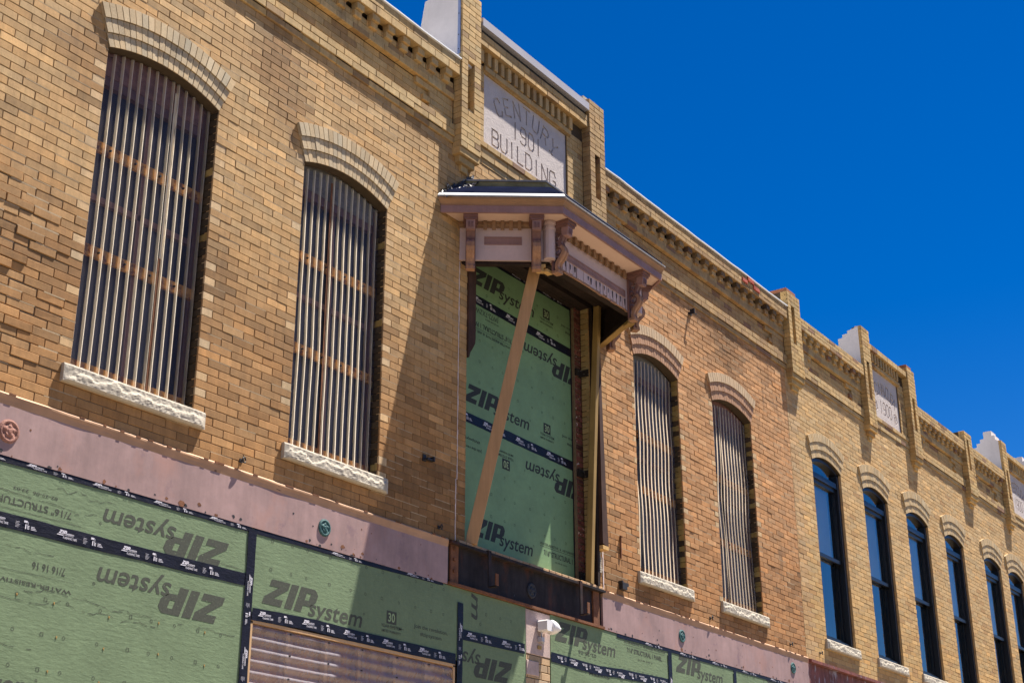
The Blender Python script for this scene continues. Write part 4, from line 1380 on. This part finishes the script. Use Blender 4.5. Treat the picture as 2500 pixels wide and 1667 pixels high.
# staples and sealant blobs
c = MB()
for (x, z) in ((6.05, 3.62), (6.52, 3.60), (6.97, 3.63), (7.42, 3.63), (6.10, 3.40), (6.50, 3.38), (6.99, 3.41), (7.44, 3.39), (6.06, 3.17), (6.49, 3.15), (5.75, 3.63)):
    c = MB(); c.box(x-.006, x+.006, -.003, -.0014, z-.005, z+.005); c.box(x-.002, x+.002, -.004, -.0014, z-.014, z-.0051); c.build('nail', M['conduit'], b2)
def cracks(o, lines, y):
    c = MB()
    for (xa, xb, zc, amp) in lines:
        x, z = xa, zc
        while x < xb:
            st = RND.uniform(.015, .05)
            nz_ = z+RND.gauss(0, amp)*(1 if RND.random() < .5 else .25)+(zc-z)*.15
            w_ = RND.uniform(.0008, .0024)
            if RND.random() < .8: c.add([(x, y-.0013, z-w_), (x+st, y-.0013, nz_-w_), (x+st, y-.0013, nz_+w_), (x, y-.0013, z+w_)], [(0, 1, 2, 3)])
            x += st; z = nz_
    c.build('facing_crack', M['ink'], o)
cracks(b1, [(4.9, 6.3, 4.285, .010), (5.9, 6.5, 4.40, .02), (7.0, 7.75, 4.17, .004)], 0.)
cracks(b2, [(4.9, 6.9, 3.60, .012), (5.8, 6.6, 3.66, .012), (6.6, 7.7, 3.66, .006), (5.0, 6.0, 3.93, .006), (5.4, 5.9, 3.30, .004)], 0.)
def pr_b3(p, y):
    word_logo(p, 7.99, 9.21, 3.945, 4.15, y)
    txt(p, 'Join the revolution.', 9.89, 10.38, 4.045, 4.08, y, .008); txt(p, '#zipsystem', 9.98, 10.29, 3.985, 4.018, y, .008)
    marks(p, 8.07, 10.45, 4.225, 4.47, y)
    put_rect(p, 9.55, 9.75, 3.998, 4.002, y)
b3 = board(7.834, 10.545, 3.842, 4.508, 0., 'green sheathing board above the wavy plastic cover, half in shadow, upright lettering', pr_b3)
badge_full(b3, 9.44, 3.945, -.0012)
def pr_b4(p, y):
    T = frame2d(10.74, 4.245, -PI/2)
    # the tail of the word turned on its side, running down
    vs, fs = text_geo('m', .22, .012)
    zz0, zz1, xx = 4.50, 4.255, 10.745
    p.add([(xx+b*.205, y, zz0+(zz1-zz0)*a) for a, b in vs], [f_ for f_ in fs])
    put_ring(p, 10.885, 4.225, .014, .004, y)
    marks(p, 10.98, 11.60, 4.33, 4.40, y)
b4 = board(10.549, 11.640, 4.092, 4.508, .002, 'small green sheathing board between black tape and brick pier, letter turned sideways', pr_b4)
def pr_b5(p, y):
    word_logo(p, 10.22, 11.41, 3.725, 3.925, y, True)
    marks(p, 10.70, 11.60, 2.9, 3.6, y)
b5 = board(10.549, 11.640, 1.2, 4.088, .002, 'green sheathing board left of the brick pier, upside-down letters half in canopy shadow', pr_b5)
def pr_b6(p, y):
    word_logo(p, 12.16, 13.36, 4.262, 4.465, y)
    txt(p, 'WATER-RESISTIVE  &  AIR BARRIER PROTECTION', 13.53, 14.44, 4.438, 4.462, y)
    put_rect(p, 13.53, 14.44, 4.418, 4.421, y)
    txt(p, '7/16" STRUCTURAL 1 PANEL', 13.59, 14.36, 4.345, 4.395, y, .02)
    txt(p, '02-25-06  23:03  B', 13.82, 14.14, 4.285, 4.30, y)
    for k in range(22): put_rect(p, 12.2+k*.1, 12.25+k*.1, 4.165+.0*k, 4.168, y)
    txt180(p, '02-25-06', 12.6, 12.95, 4.19, 4.225, y)
b6 = board(12.082, 14.535, 4.092, 4.508, 0., 'green sheathing board right of the brick pier and white lamp, upright lettering and panel size', pr_b6)
def pr_b7(p, y):
    marks(p, 12.3, 14.4, 2.9, 3.9, y)
    txt180(p, 'SYSTEM', 12.8, 13.2, 4.0, 4.03, y)
b7 = board(12.082, 14.535, 1.2, 4.088, 0., 'green sheathing board below the tape right of the brick pier, mostly out of frame', pr_b7)
def pr_b8(p, y): word_logo(p, 14.68, 15.86, 4.275, 4.475, y); marks(p, 14.8, 16.0, 3.3, 4.1, y)
b8 = board(14.539, 16.170, 1.2, 4.508, 0., 'green sheathing board between two vertical tapes under the right lintel, upright lettering', pr_b8)
def pr_b9(p, y): marks(p, 16.3, 18.2, 3.3, 4.45, y)
b9 = board(16.174, 18.395, 1.2, 4.508, 0., 'rightmost green sheathing board under the rust-spotted end of the lintel', pr_b9)
# dark triangular tear on the last board
c = MB(); put_poly(c, [(17.0, 4.50), (17.75, 4.50), (17.30, 4.36)], -.001); c.build('torn_facing', M['ink'], b9)
# boards in the bay opening
def pr_s1(p, y):
    word_logo(p, 10.883, 12.102, 7.829, 8.023, y); txt(p, 'Join the', 12.626, 12.824, 7.914, 7.938, y)
    marks(p, 11.190, 12.775, 7.760, 8.136, y); txt(p, '#zip', 12.715, 12.824, 7.849, 7.879, y)
s1 = board(10.349, 12.846, 7.663, 8.214, .17, 'topmost green sheathing board in the tall bay opening, shaded under the canopy', pr_s1, 'boardsmooth', 'inksolid')
badge_full(s1, 12.191, 7.810, .1688, ink='inksolid')
def pr_s2(p, y):
    word_logo(p, 11.884, 13.092, 7.240, 7.448, y, True) if False else None
    T = rot180(11.864, 13.052, 7.245, 7.453)
    word_logo(p, 11.864, 13.052, 7.245, 7.453, y, True)
    txt180(p, '7/16" STRUCTURAL 1 PANEL', 10.874, 11.646, 7.359, 7.412, y, .02)
    put_rect(p, 10.844, 11.626, 7.336, 7.340, y)
    txt180(p, 'WATER-RESISTIVE & AIR BARRIER', 10.794, 11.626, 7.290, 7.319, y, .015)
    txt180(p, 'JW72-7XZW', 10.992, 11.408, 7.513, 7.572, y, 0); txt180(p, '02-25-06 8074', 11.171, 11.408, 7.478, 7.495, y)
    word_logo(p, 10.804, 11.993, 6.488, 6.686, y)
    txt(p, 'Join the', 12.616, 12.824, 6.582, 6.611, y); txt(p, '#zip', 12.715, 12.824, 6.512, 6.542, y)
    marks(p, 11.072, 12.775, 6.750, 7.216, y)
s2 = board(10.349, 12.846, 6.316, 7.659, .17, 'middle green sheathing board in the tall bay opening, behind the slanted timber', pr_s2, 'boardsmooth', 'inksolid')
badge_full(s2, 12.181, 6.453, .1688, ink='inksolid')
def pr_s3(p, y):
    word_logo(p, 11.884, 13.072, 5.913, 6.111, y, True)
    word_logo(p, 10.953, 12.042, 5.131, 5.329, y)
    txt180(p, '#zipsystem', 10.695, 11.091, 6.082, 6.111, y); txt180(p, 'Join the revolution.', 10.695, 11.121, 5.997, 6.027, y)
    txt(p, 'WATER-RESISTIVE  &  AIR BARRIER', 12.161, 12.834, 5.282, 5.309, y); put_rect(p, 12.161, 12.834, 5.265, 5.269, y)
    txt(p, '7/16" STRUCTURAL 1 P', 12.230, 12.844, 5.180, 5.235, y, .02); txt(p, '02-25-06 23:03', 12.448, 12.676, 5.131, 5.146, y)
    marks(p, 11.289, 12.775, 5.383, 5.958, y)
s3 = board(10.349, 12.846, 4.898, 6.312, .17, 'lowest green sheathing board in the tall bay opening, with a sunlit wedge', pr_s3, 'boardsmooth', 'inksolid')
badge_full(s3, 11.408, 5.933, .1688, True, ink='inksolid')

# ================================================================== TAPES
def tape(pts, wd, y, label, vertical=False, rot=False, start=.1, period=.56, group='strips of black flashing tape', prints=True):
    """strip of tape along x (or z when vertical) through centre points pts [(s, c)] with small wrinkles"""
    b = MB()
    sa, sb_ = pts[0][0], pts[-1][0]
    n = max(8, int(abs(sb_-sa)/.035)); m_ = 5
    def ctr(s):
        for (a, ca), (c, cc) in zip(pts, pts[1:]):
            if a <= s <= c: return ca+(cc-ca)*(s-a)/(c-a)
        return pts[-1][1]
    sd = RND.uniform(0, 50)
    V = []
    for i in range(n+1):
        s = sa+(sb_-sa)*i/n
        for j in range(m_+1):
            v = (j/m_-.5)*wd
            e = .0035*fbm(s, j*.3, 4, sd) if j in (0, m_) else 0
            oo = y-.0028-.0035*max(0, fbm(s*1.2, v*3, 5, sd))*(1 if 0 < j < m_ else .3)
            cc = ctr(s)+v+e
            V.append((cc, oo, s) if vertical else (s, oo, cc))
    F_ = []
    for i in range(n):
        for j in range(m_):
            a = i*(m_+1)+j
            q = (a, a+m_+1, a+m_+2, a+1)
            F_.append(q[::-1] if vertical else q)
    b.add(V, F_)
    # tape edges down to the board
    o = b.build('flashing_tape', M['tape'], None, True)
    tag(o, label, 'tape', group)
    if prints:
        p = MB()
        yy = y-.0075
        s = sa+start
        while s < sb_-.3:
            T = None
            c0 = ctr(s+.1)
            if vertical:
                # read downwards: local x runs down z
                def T(x, z, s=s, c0=c0): return (c0+z, s+.45-x)
            elif rot:
                def T(x, z, s=s, c0=c0): return (s+.45-x, c0-z)
            else:
                def T(x, z, s=s, c0=c0): return (s+x, c0+z+(ctr(s+x)-c0))
            k = wd/.1
            sub = MB()
            word_logo(sub, 0.015, .145, .004*k, .030*k, 0, False, reg=False)
            put_poly(sub, [(.0, -.008*k), (.05, -.008*k), (.06, -.001*k), (.008, -.001*k)], 0)
            put_rect(sub, .06, .14, -.003*k, -.0015*k, 0)
            put_text(sub, 'FLASHING TAPE', .055, .17, -.026*k, .022*k, 0, None, 0, .01)
            for q in range(5): put_rect(sub, .225, .250+.006*(q % 3), (-.026+.009*q)*k, (-.024+.009*q)*k, 0)
            put_rect(sub, .290, .318, .016*k, .030*k, 0); put_rect(sub, .3235, .3255, .006*k, .026*k, 0); put_rect(sub, .303, .3255, .003*k, .0055*k, 0); put_rect(sub, .303, .311, -.026*k, .0025*k, 0)
            for q in range(3): put_rect(sub, .318, .336, (-.024+.009*q)*k, (-.019+.009*q)*k, 0)
            for q in range(3): put_rect(sub, .350, .395-.008*q, (-.024+.009*q)*k, (-.020+.009*q)*k, 0)
            vs = []
            for (x, _y, z) in sub.v:
                a, c_ = T(x, z); vs.append((a, yy, c_))
            bb = len(p.v); p.v += vs
            for f_, mi in zip(sub.f, sub.m):
                p.f.append([bb+t for t in f_]); p.c.append((1, 1, 1)); p.m.append(0)
            s += period
        if p.f: p.build('printed_lettering', M['tapeink'], o)
    return o
tape([(3.2, 4.495), (6.4, 4.493), (7.83, 4.495)], .046, -.0005, 'narrow black tape along the top edge of the left board, under the pink lintel', start=.25)
tape([(3.2, 4.095), (6.69, 4.087), (7.80, 4.092)], .10, 0., 'long black seam tape with white print between the two left boards', start=.0)
tape([(1.2, 7.835), (4.50, 7.838)], .088, -.004, 'vertical black tape left of the wavy plastic cover', vertical=True, start=.25)
tape([(7.86, 4.493), (9.1, 4.492), (10.30, 4.508)], .040, -.0005, 'narrow black tape between the pink lintel and the board with upright lettering', start=.9, period=1.0)
tape([(7.89, 3.842), (8.6, 3.862), (9.1, 3.850), (10.50, 3.848)], .098, -.002, 'black tape along the top of the wavy plastic cover', start=.06, period=.5)
tape([(1.2, 10.552), (4.375, 10.562)], .085, -.004, 'vertical black tape right of the wavy plastic cover', vertical=True, start=.3)
tape([(10.60, 4.088), (11.62, 4.098)], .098, .0, 'short black tape running from vertical tape to brick pier', start=.06)
tape([(12.085, 4.088), (13.0, 4.065), (13.47, 4.092), (14.50, 4.115)], .098, 0., 'sagging black tape right of the white lamp with upside-down print', rot=True, start=.05, period=.47)
tape([(13.38, 4.492), (14.5, 4.492), (18.39, 4.497)], .042, -.0005, 'narrow black tape under the right pink lintel', start=.6, period=.8)
tape([(1.2, 14.537), (4.47, 14.539)], .085, -.004, 'vertical black tape right of the board with panel size print', vertical=True, start=.3)
tape([(1.2, 16.172), (4.47, 16.172)], .075, -.004, 'vertical black tape at the right end of the lettered boards', vertical=True, start=.3)
tape([(10.349, 7.663), (12.844, 7.631)], .105, .17, 'upper black seam tape across the bay opening boards', start=.60, period=.58)
tape([(10.349, 6.326), (12.844, 6.290)], .105, .17, 'lower navy seam tape across the bay opening boards', start=.20, period=.58)
tape([(10.349, 8.191), (12.844, 8.191)], .06, .17, 'black tape along the top of the bay opening under the dark header', start=1.3, period=.6)
tape([(4.898, 12.829), (8.216, 12.829)], .035, .1685, 'thin black edge tape beside the red brick jamb of the bay opening', vertical=True, prints=False)

# ================================================================== WAVY PLASTIC COVER
CV = empty('plastic_cover')
CV.location = (9.2, 0, 3.0)
tag(CV, 'wavy clear plastic sheet on timber battens filling the lower opening', 'plastic cover')
c = MB(); c.add([(7.88, .11, 1.2), (10.50, .11, 1.2), (10.50, .11, 3.80), (7.88, .11, 3.80)], [(0, 1, 2, 3)])
c.build('backing_board', M['coverback'], CV)
M['newbatten'] = mat('pine_batten', (.50, .32, .17), .7, n1=(3, .1), streak=(40, 1.5, .12))
for xx in (8.345, 8.80, 9.215, 9.68, 10.125):
    c = MB(); c.box(xx-.019, xx+.019, .035, .075, 1.2, 3.79); c.build('batten', M['newbatten'], CV)
for xx in (7.895, 10.485):
    c = MB(); c.box(xx-.014, xx+.014, .0, .075, 1.2, 3.79); c.build('edge_batten', M['newbatten'], CV)
c = MB(); c.box(7.88, 10.50, .0, .03, 3.775, 3.80); c.build('top_batten', M['newbatten'], CV)
c = MB()
nz = int((3.775-1.2)/.0108); nx = 30
rows = []
for j in range(nz+1):
    z = 1.2+j*.0108
    rows.append([(7.885+2.61*i/nx, (.018)-.013*math.sin(2*math.pi*z/.0865)+.003*fbm(i*.4, z, 1.5, 6), z+.004*fbm(i*.2, 2, 1, 3)) for i in range(nx+1)])
c.add([p for r in rows for p in r], [(j*(nx+1)+i, j*(nx+1)+i+1, (j+1)*(nx+1)+i+1, (j+1)*(nx+1)+i) for j in range(nz) for i in range(nx)])
c.build('wavy_sheet', M['coversheet'], CV, True)
for xx in (8.345, 8.80, 9.215, 9.68, 10.125):
    for z in (3.75, 3.58, 3.40):
        c = MB(); c.box(xx-.006, xx+.006, .0, .02, z-.006, z+.006); c.build('screw', M['black'], CV)

# ================================================================== TIMBER BRACES
def beam(name, p0, p1, wdir, w_, t_, mt, label, cat, group):
    a, b = Vector(p0), Vector(p1)
    d = (b-a).normalized(); wv = Vector(wdir); wv = (wv-d*wv.dot(d)).normalized(); tv = d.cross(wv)
    mb = MB()
    ch = .003
    prof = [(-w_/2+ch, -t_/2), (w_/2-ch, -t_/2), (w_/2, -t_/2+ch), (w_/2, t_/2-ch), (w_/2-ch, t_/2), (-w_/2+ch, t_/2), (-w_/2, t_/2-ch), (-w_/2, -t_/2+ch)]
    n = 12
    R_ = []
    for i in range(n+1):
        p = a+(b-a)*i/n
        bow = wv*(.004*math.sin(i/n*3.1))
        R_.append([p+bow+wv*x+tv*y for x, y in prof])
    for i in range(n):
        for k in range(8):
            k2 = (k+1) % 8
            mb.add([R_[i][k], R_[i][k2], R_[i+1][k2], R_[i+1][k]], [(0, 1, 2, 3)])
    mb.add(R_[0], [tuple(range(8))[::-1]]); mb.add(R_[-1], [tuple(range(8))])
    o = mb.build(name, mt)
    tag(o, label, cat, group)
    return o
beam('timber_brace', (10.70, -.02, 4.96), (11.19, -.47, 7.98), (.6, -.8, 0), .118, .038, M['newwood'],
     'slanted raw timber propping the left corner of the bay canopy', 'timber', 'timber props under the bay canopy')
beam('timber_brace', (12.852, .0, 4.96), (12.995, -.10, 8.20), (0, 1, 0), .072, .060, M['oldwood'],
     'upright yellowish timber post under the right end of the bay canopy', 'timber', 'timber props under the bay canopy')

# ================================================================== ROSETTES
def rosette(x, z, r, y, mt, label):
    mb = MB()
    n = 24
    prof = [(0, .018), (.012, .018), (.016, .014), (r*.42, .014), (r*.50, .009), (r*.68, .008), (r*.74, .012), (r*.84, .013), (r*.9, .010), (r*.98, .008), (r, .003), (r, -.004)]
    ring = [[(x+rr*math.cos(2*PI*k/n), y-oo-(.003*math.sin(5*2*PI*k/n) if .3*r < rr < .7*r else 0), z+rr*math.sin(2*PI*k/n)) for k in range(n)] for rr, oo in prof]
    for a, b in zip(ring, ring[1:]):
        for k in range(n):
            k2 = (k+1) % n
            mb.add([a[k], b[k], b[k2], a[k2]], [(3, 2, 1, 0)])
    o = mb.build('tie_plate', mt)
    tag(o, label, 'tie plate', 'round cast tie plates along the lintels')
    return o
rosette(5.52, 4.685, .082, -.007, M['pinkrust'], 'large round rust-pink tie plate at the left edge of the pink lintel')
rosette(8.66, 4.685, .074, -.007, M['verdigris'], 'round green tie plate on the pink lintel above the wavy plastic cover')
rosette(11.77, 4.70, .078, .018, M['black'], 'round blackened tie plate in the middle of the dark steel beam')
rosette(14.85, 4.70, .074, -.007, M['verdigris'], 'round green tie plate on the right pink lintel below the third window')
rosette(17.91, 4.73, .074, -.007, M['verdigris'], 'round green tie plate at the rust-spotted right end of the lintel')

# ================================================================== HANGER HOOKS ON THE BEAM
def strap(x, label, out):
    mb = MB()
    w_ = .046
    mb.box(x, x+w_, -.062, -.052, 4.575, 4.935)
    mb.box(x, x+w_, -.052, .0, 4.927, 4.937)
    mb.box(x, x+w_, -.062-out, -.062, 4.575, 4.586)
    mb.box(x, x+w_, -.062-out, -.053-out, 4.586, 4.70, mi=1)
    o = mb.build('hanger_strap', [M['steel'], M['rust']])
    tag(o, label, 'hanger', 'steel hanger straps on the dark beam')
strap(10.93, 'left steel hanger strap with upturned foot hooked over the dark beam', .085)
strap(12.565, 'right steel hanger strap with upturned foot hooked over the dark beam', .085)

# ================================================================== WALL HOOKS
def tube(mb, pts, r, n=8, mi=0):
    pts = [Vector(p) for p in pts]
    rings = []
    for i, p in enumerate(pts):
        d = (pts[min(i+1, len(pts)-1)]-pts[max(i-1, 0)]).normalized()
        a = d.orthogonal().normalized(); b = d.cross(a)
        rings.append([p+(a*math.cos(2*PI*k/n)+b*math.sin(2*PI*k/n))*r for k in range(n)])
    for A, B in zip(rings, rings[1:]):
        # align the seams
        best = min(range(n), key=lambda s: (A[0]-B[s]).length)
        B[:] = B[best:]+B[:best]
        for k in range(n):
            k2 = (k+1) % n
            mb.add([A[k], A[k2], B[k2], B[k]], [(0, 1, 2, 3)], (1, 1, 1), mi)
    mb.add(rings[0], [tuple(range(n))[::-1]], (1, 1, 1), mi); mb.add(rings[-1], [tuple(range(n))], (1, 1, 1), mi)
def ring_hook(x, z, label, l=.032, r=.022):
    mb = MB()
    tube(mb, [(x, .01, z), (x, -l, z)], .007)
    tube(mb, [(x+r*math.cos(a), -l-r*.3+r*.3*math.cos(a), z+r*math.sin(a)) for a in [2*PI*k/12 for k in range(12)]], .006)
    mb.box(x-.016, x+.016, -.006, 0, z-.016, z+.016)
    o = mb.build('wall_hook', M['black']); tag(o, label, 'hook', 'iron hooks in the brickwork')
ring_hook(7.66, 5.02, 'iron hook in the brick between the two left windows, above the lintel')
ring_hook(10.22, 5.02, 'iron ring hook low on the brick just left of the bay opening')
ring_hook(15.60, 5.03, 'iron hook in the brick between the two right corrugated windows')
ring_hook(17.88, 5.04, 'iron hook in the orange brick at the right end above the lintel')
ring_hook(18.86, 5.06, 'rusty hook in the yellow brick just right of the join between buildings')
mb = MB()
mb.box(9.955, 10.00, -.012, 0, 5.60, 5.665); mb.box(9.975, 10.075, -.05, -.012, 5.612, 5.63); mb.box(10.055, 10.075, -.06, -.012, 5.612, 5.655)
o = mb.build('wall_bracket', M['black']); tag(o, 'small black bracket on stained brick left of the bay opening', 'bracket', 'iron hooks in the brickwork')
mb = MB()
mb.box(13.46, 13.56, -.05, 0, 5.01, 5.085); mb.box(13.56, 13.60, -.045, -.02, 5.055, 5.09); mb.box(13.45, 13.47, -.055, 0, 5.07, 5.10)
o = mb.build('wall_bracket', M['black']); tag(o, 'black iron box bracket on the brick just right of the bay opening', 'bracket', 'iron hooks in the brickwork')
mb = MB()
mb.box(15.44, 15.52, -.02, 0, 8.985, 9.02); mb.box(15.46, 15.475, -.085, -.02, 8.99, 9.06); mb.box(15.475, 15.53, -.085, -.075, 8.99, 9.002)
o = mb.build('wall_bracket', M['black']); tag(o, 'dark iron bracket high under the cornice casting a long thin shadow', 'bracket', 'iron hooks in the brickwork')
# loose rusty strap on the brick right of the bay
mb = MB(); mb.box(13.50, 13.515, -.02, -.004, 5.36, 5.62); mb.box(13.50, 13.53, -.03, -.02, 5.60, 5.615)
o = mb.build('wall_strap', M['rust']); tag(o, 'thin rusty strap on the brick above the black box bracket', 'strap')

# ================================================================== WHITE LAMP
LP = empty('dome_camera')
LP.location = (11.9, -.1, 4.35)
tag(LP, 'white dome camera on a square box at the top of the brick pier', 'camera')
mb = MB()
bx0, bx1, by0, by1, bz0, bz1 = 11.835, 11.945, -.125, -.012, 4.30, 4.41
r_ = .012
prof = [(bx0+r_, bz0), (bx1-r_, bz0), (bx1, bz0+r_), (bx1, bz1-r_), (bx1-r_, bz1), (bx0+r_, bz1), (bx0, bz1-r_), (bx0, bz0+r_)]
mb.prism(prof, by0, by1, 'y'); mb.build('mount_box', M['plasticwhite'], LP)
mb = MB()
n = 28
cx, cy, cz = 11.945, -.070, 4.355
prof = [(t*.82, q*.82) for t, q in [(.0, .05), (.02, .086), (.035, .092), (.05, .090), (.053, .086), (.056, .086), (.085, .080), (.11, .068), (.135, .052), (.15, .038), (.158, .024), (.175, .020), (.180, .012), (.182, 0.0001)]]
ax = Vector((.93, -.36, -.08)).normalized(); e1 = ax.orthogonal().normalized(); e2 = ax.cross(e1)
rr = [[Vector((cx, cy, cz))+ax*t+(e1*math.cos(2*PI*k/n)+e2*math.sin(2*PI*k/n))*q for k in range(n)] for t, q in prof]
for A, B in zip(rr, rr[1:]):
    for k in range(n):
        k2 = (k+1) % n
        mb.add([A[k], A[k2], B[k2], B[k]], [(0, 1, 2, 3)])
mb.build('dome_housing', M['plasticwhite'], LP, True)
mb = MB()
tube(mb, [(11.875, -.03, 4.30), (11.875, -.03, 4.22), (11.91, -.025, 4.19)], .014, 10); mb.box(11.85, 11.90, -.05, -.004, 4.20, 4.245)
mb.box(11.84, 11.90, -.014, -.006, 4.13, 4.165, mi=1)
mb.build('conduit', [M['greymetal'], M['conduit']], LP)

for root in (BLD, B2, CV, LP): child_fix(root)
bpy.context.view_layer.update()
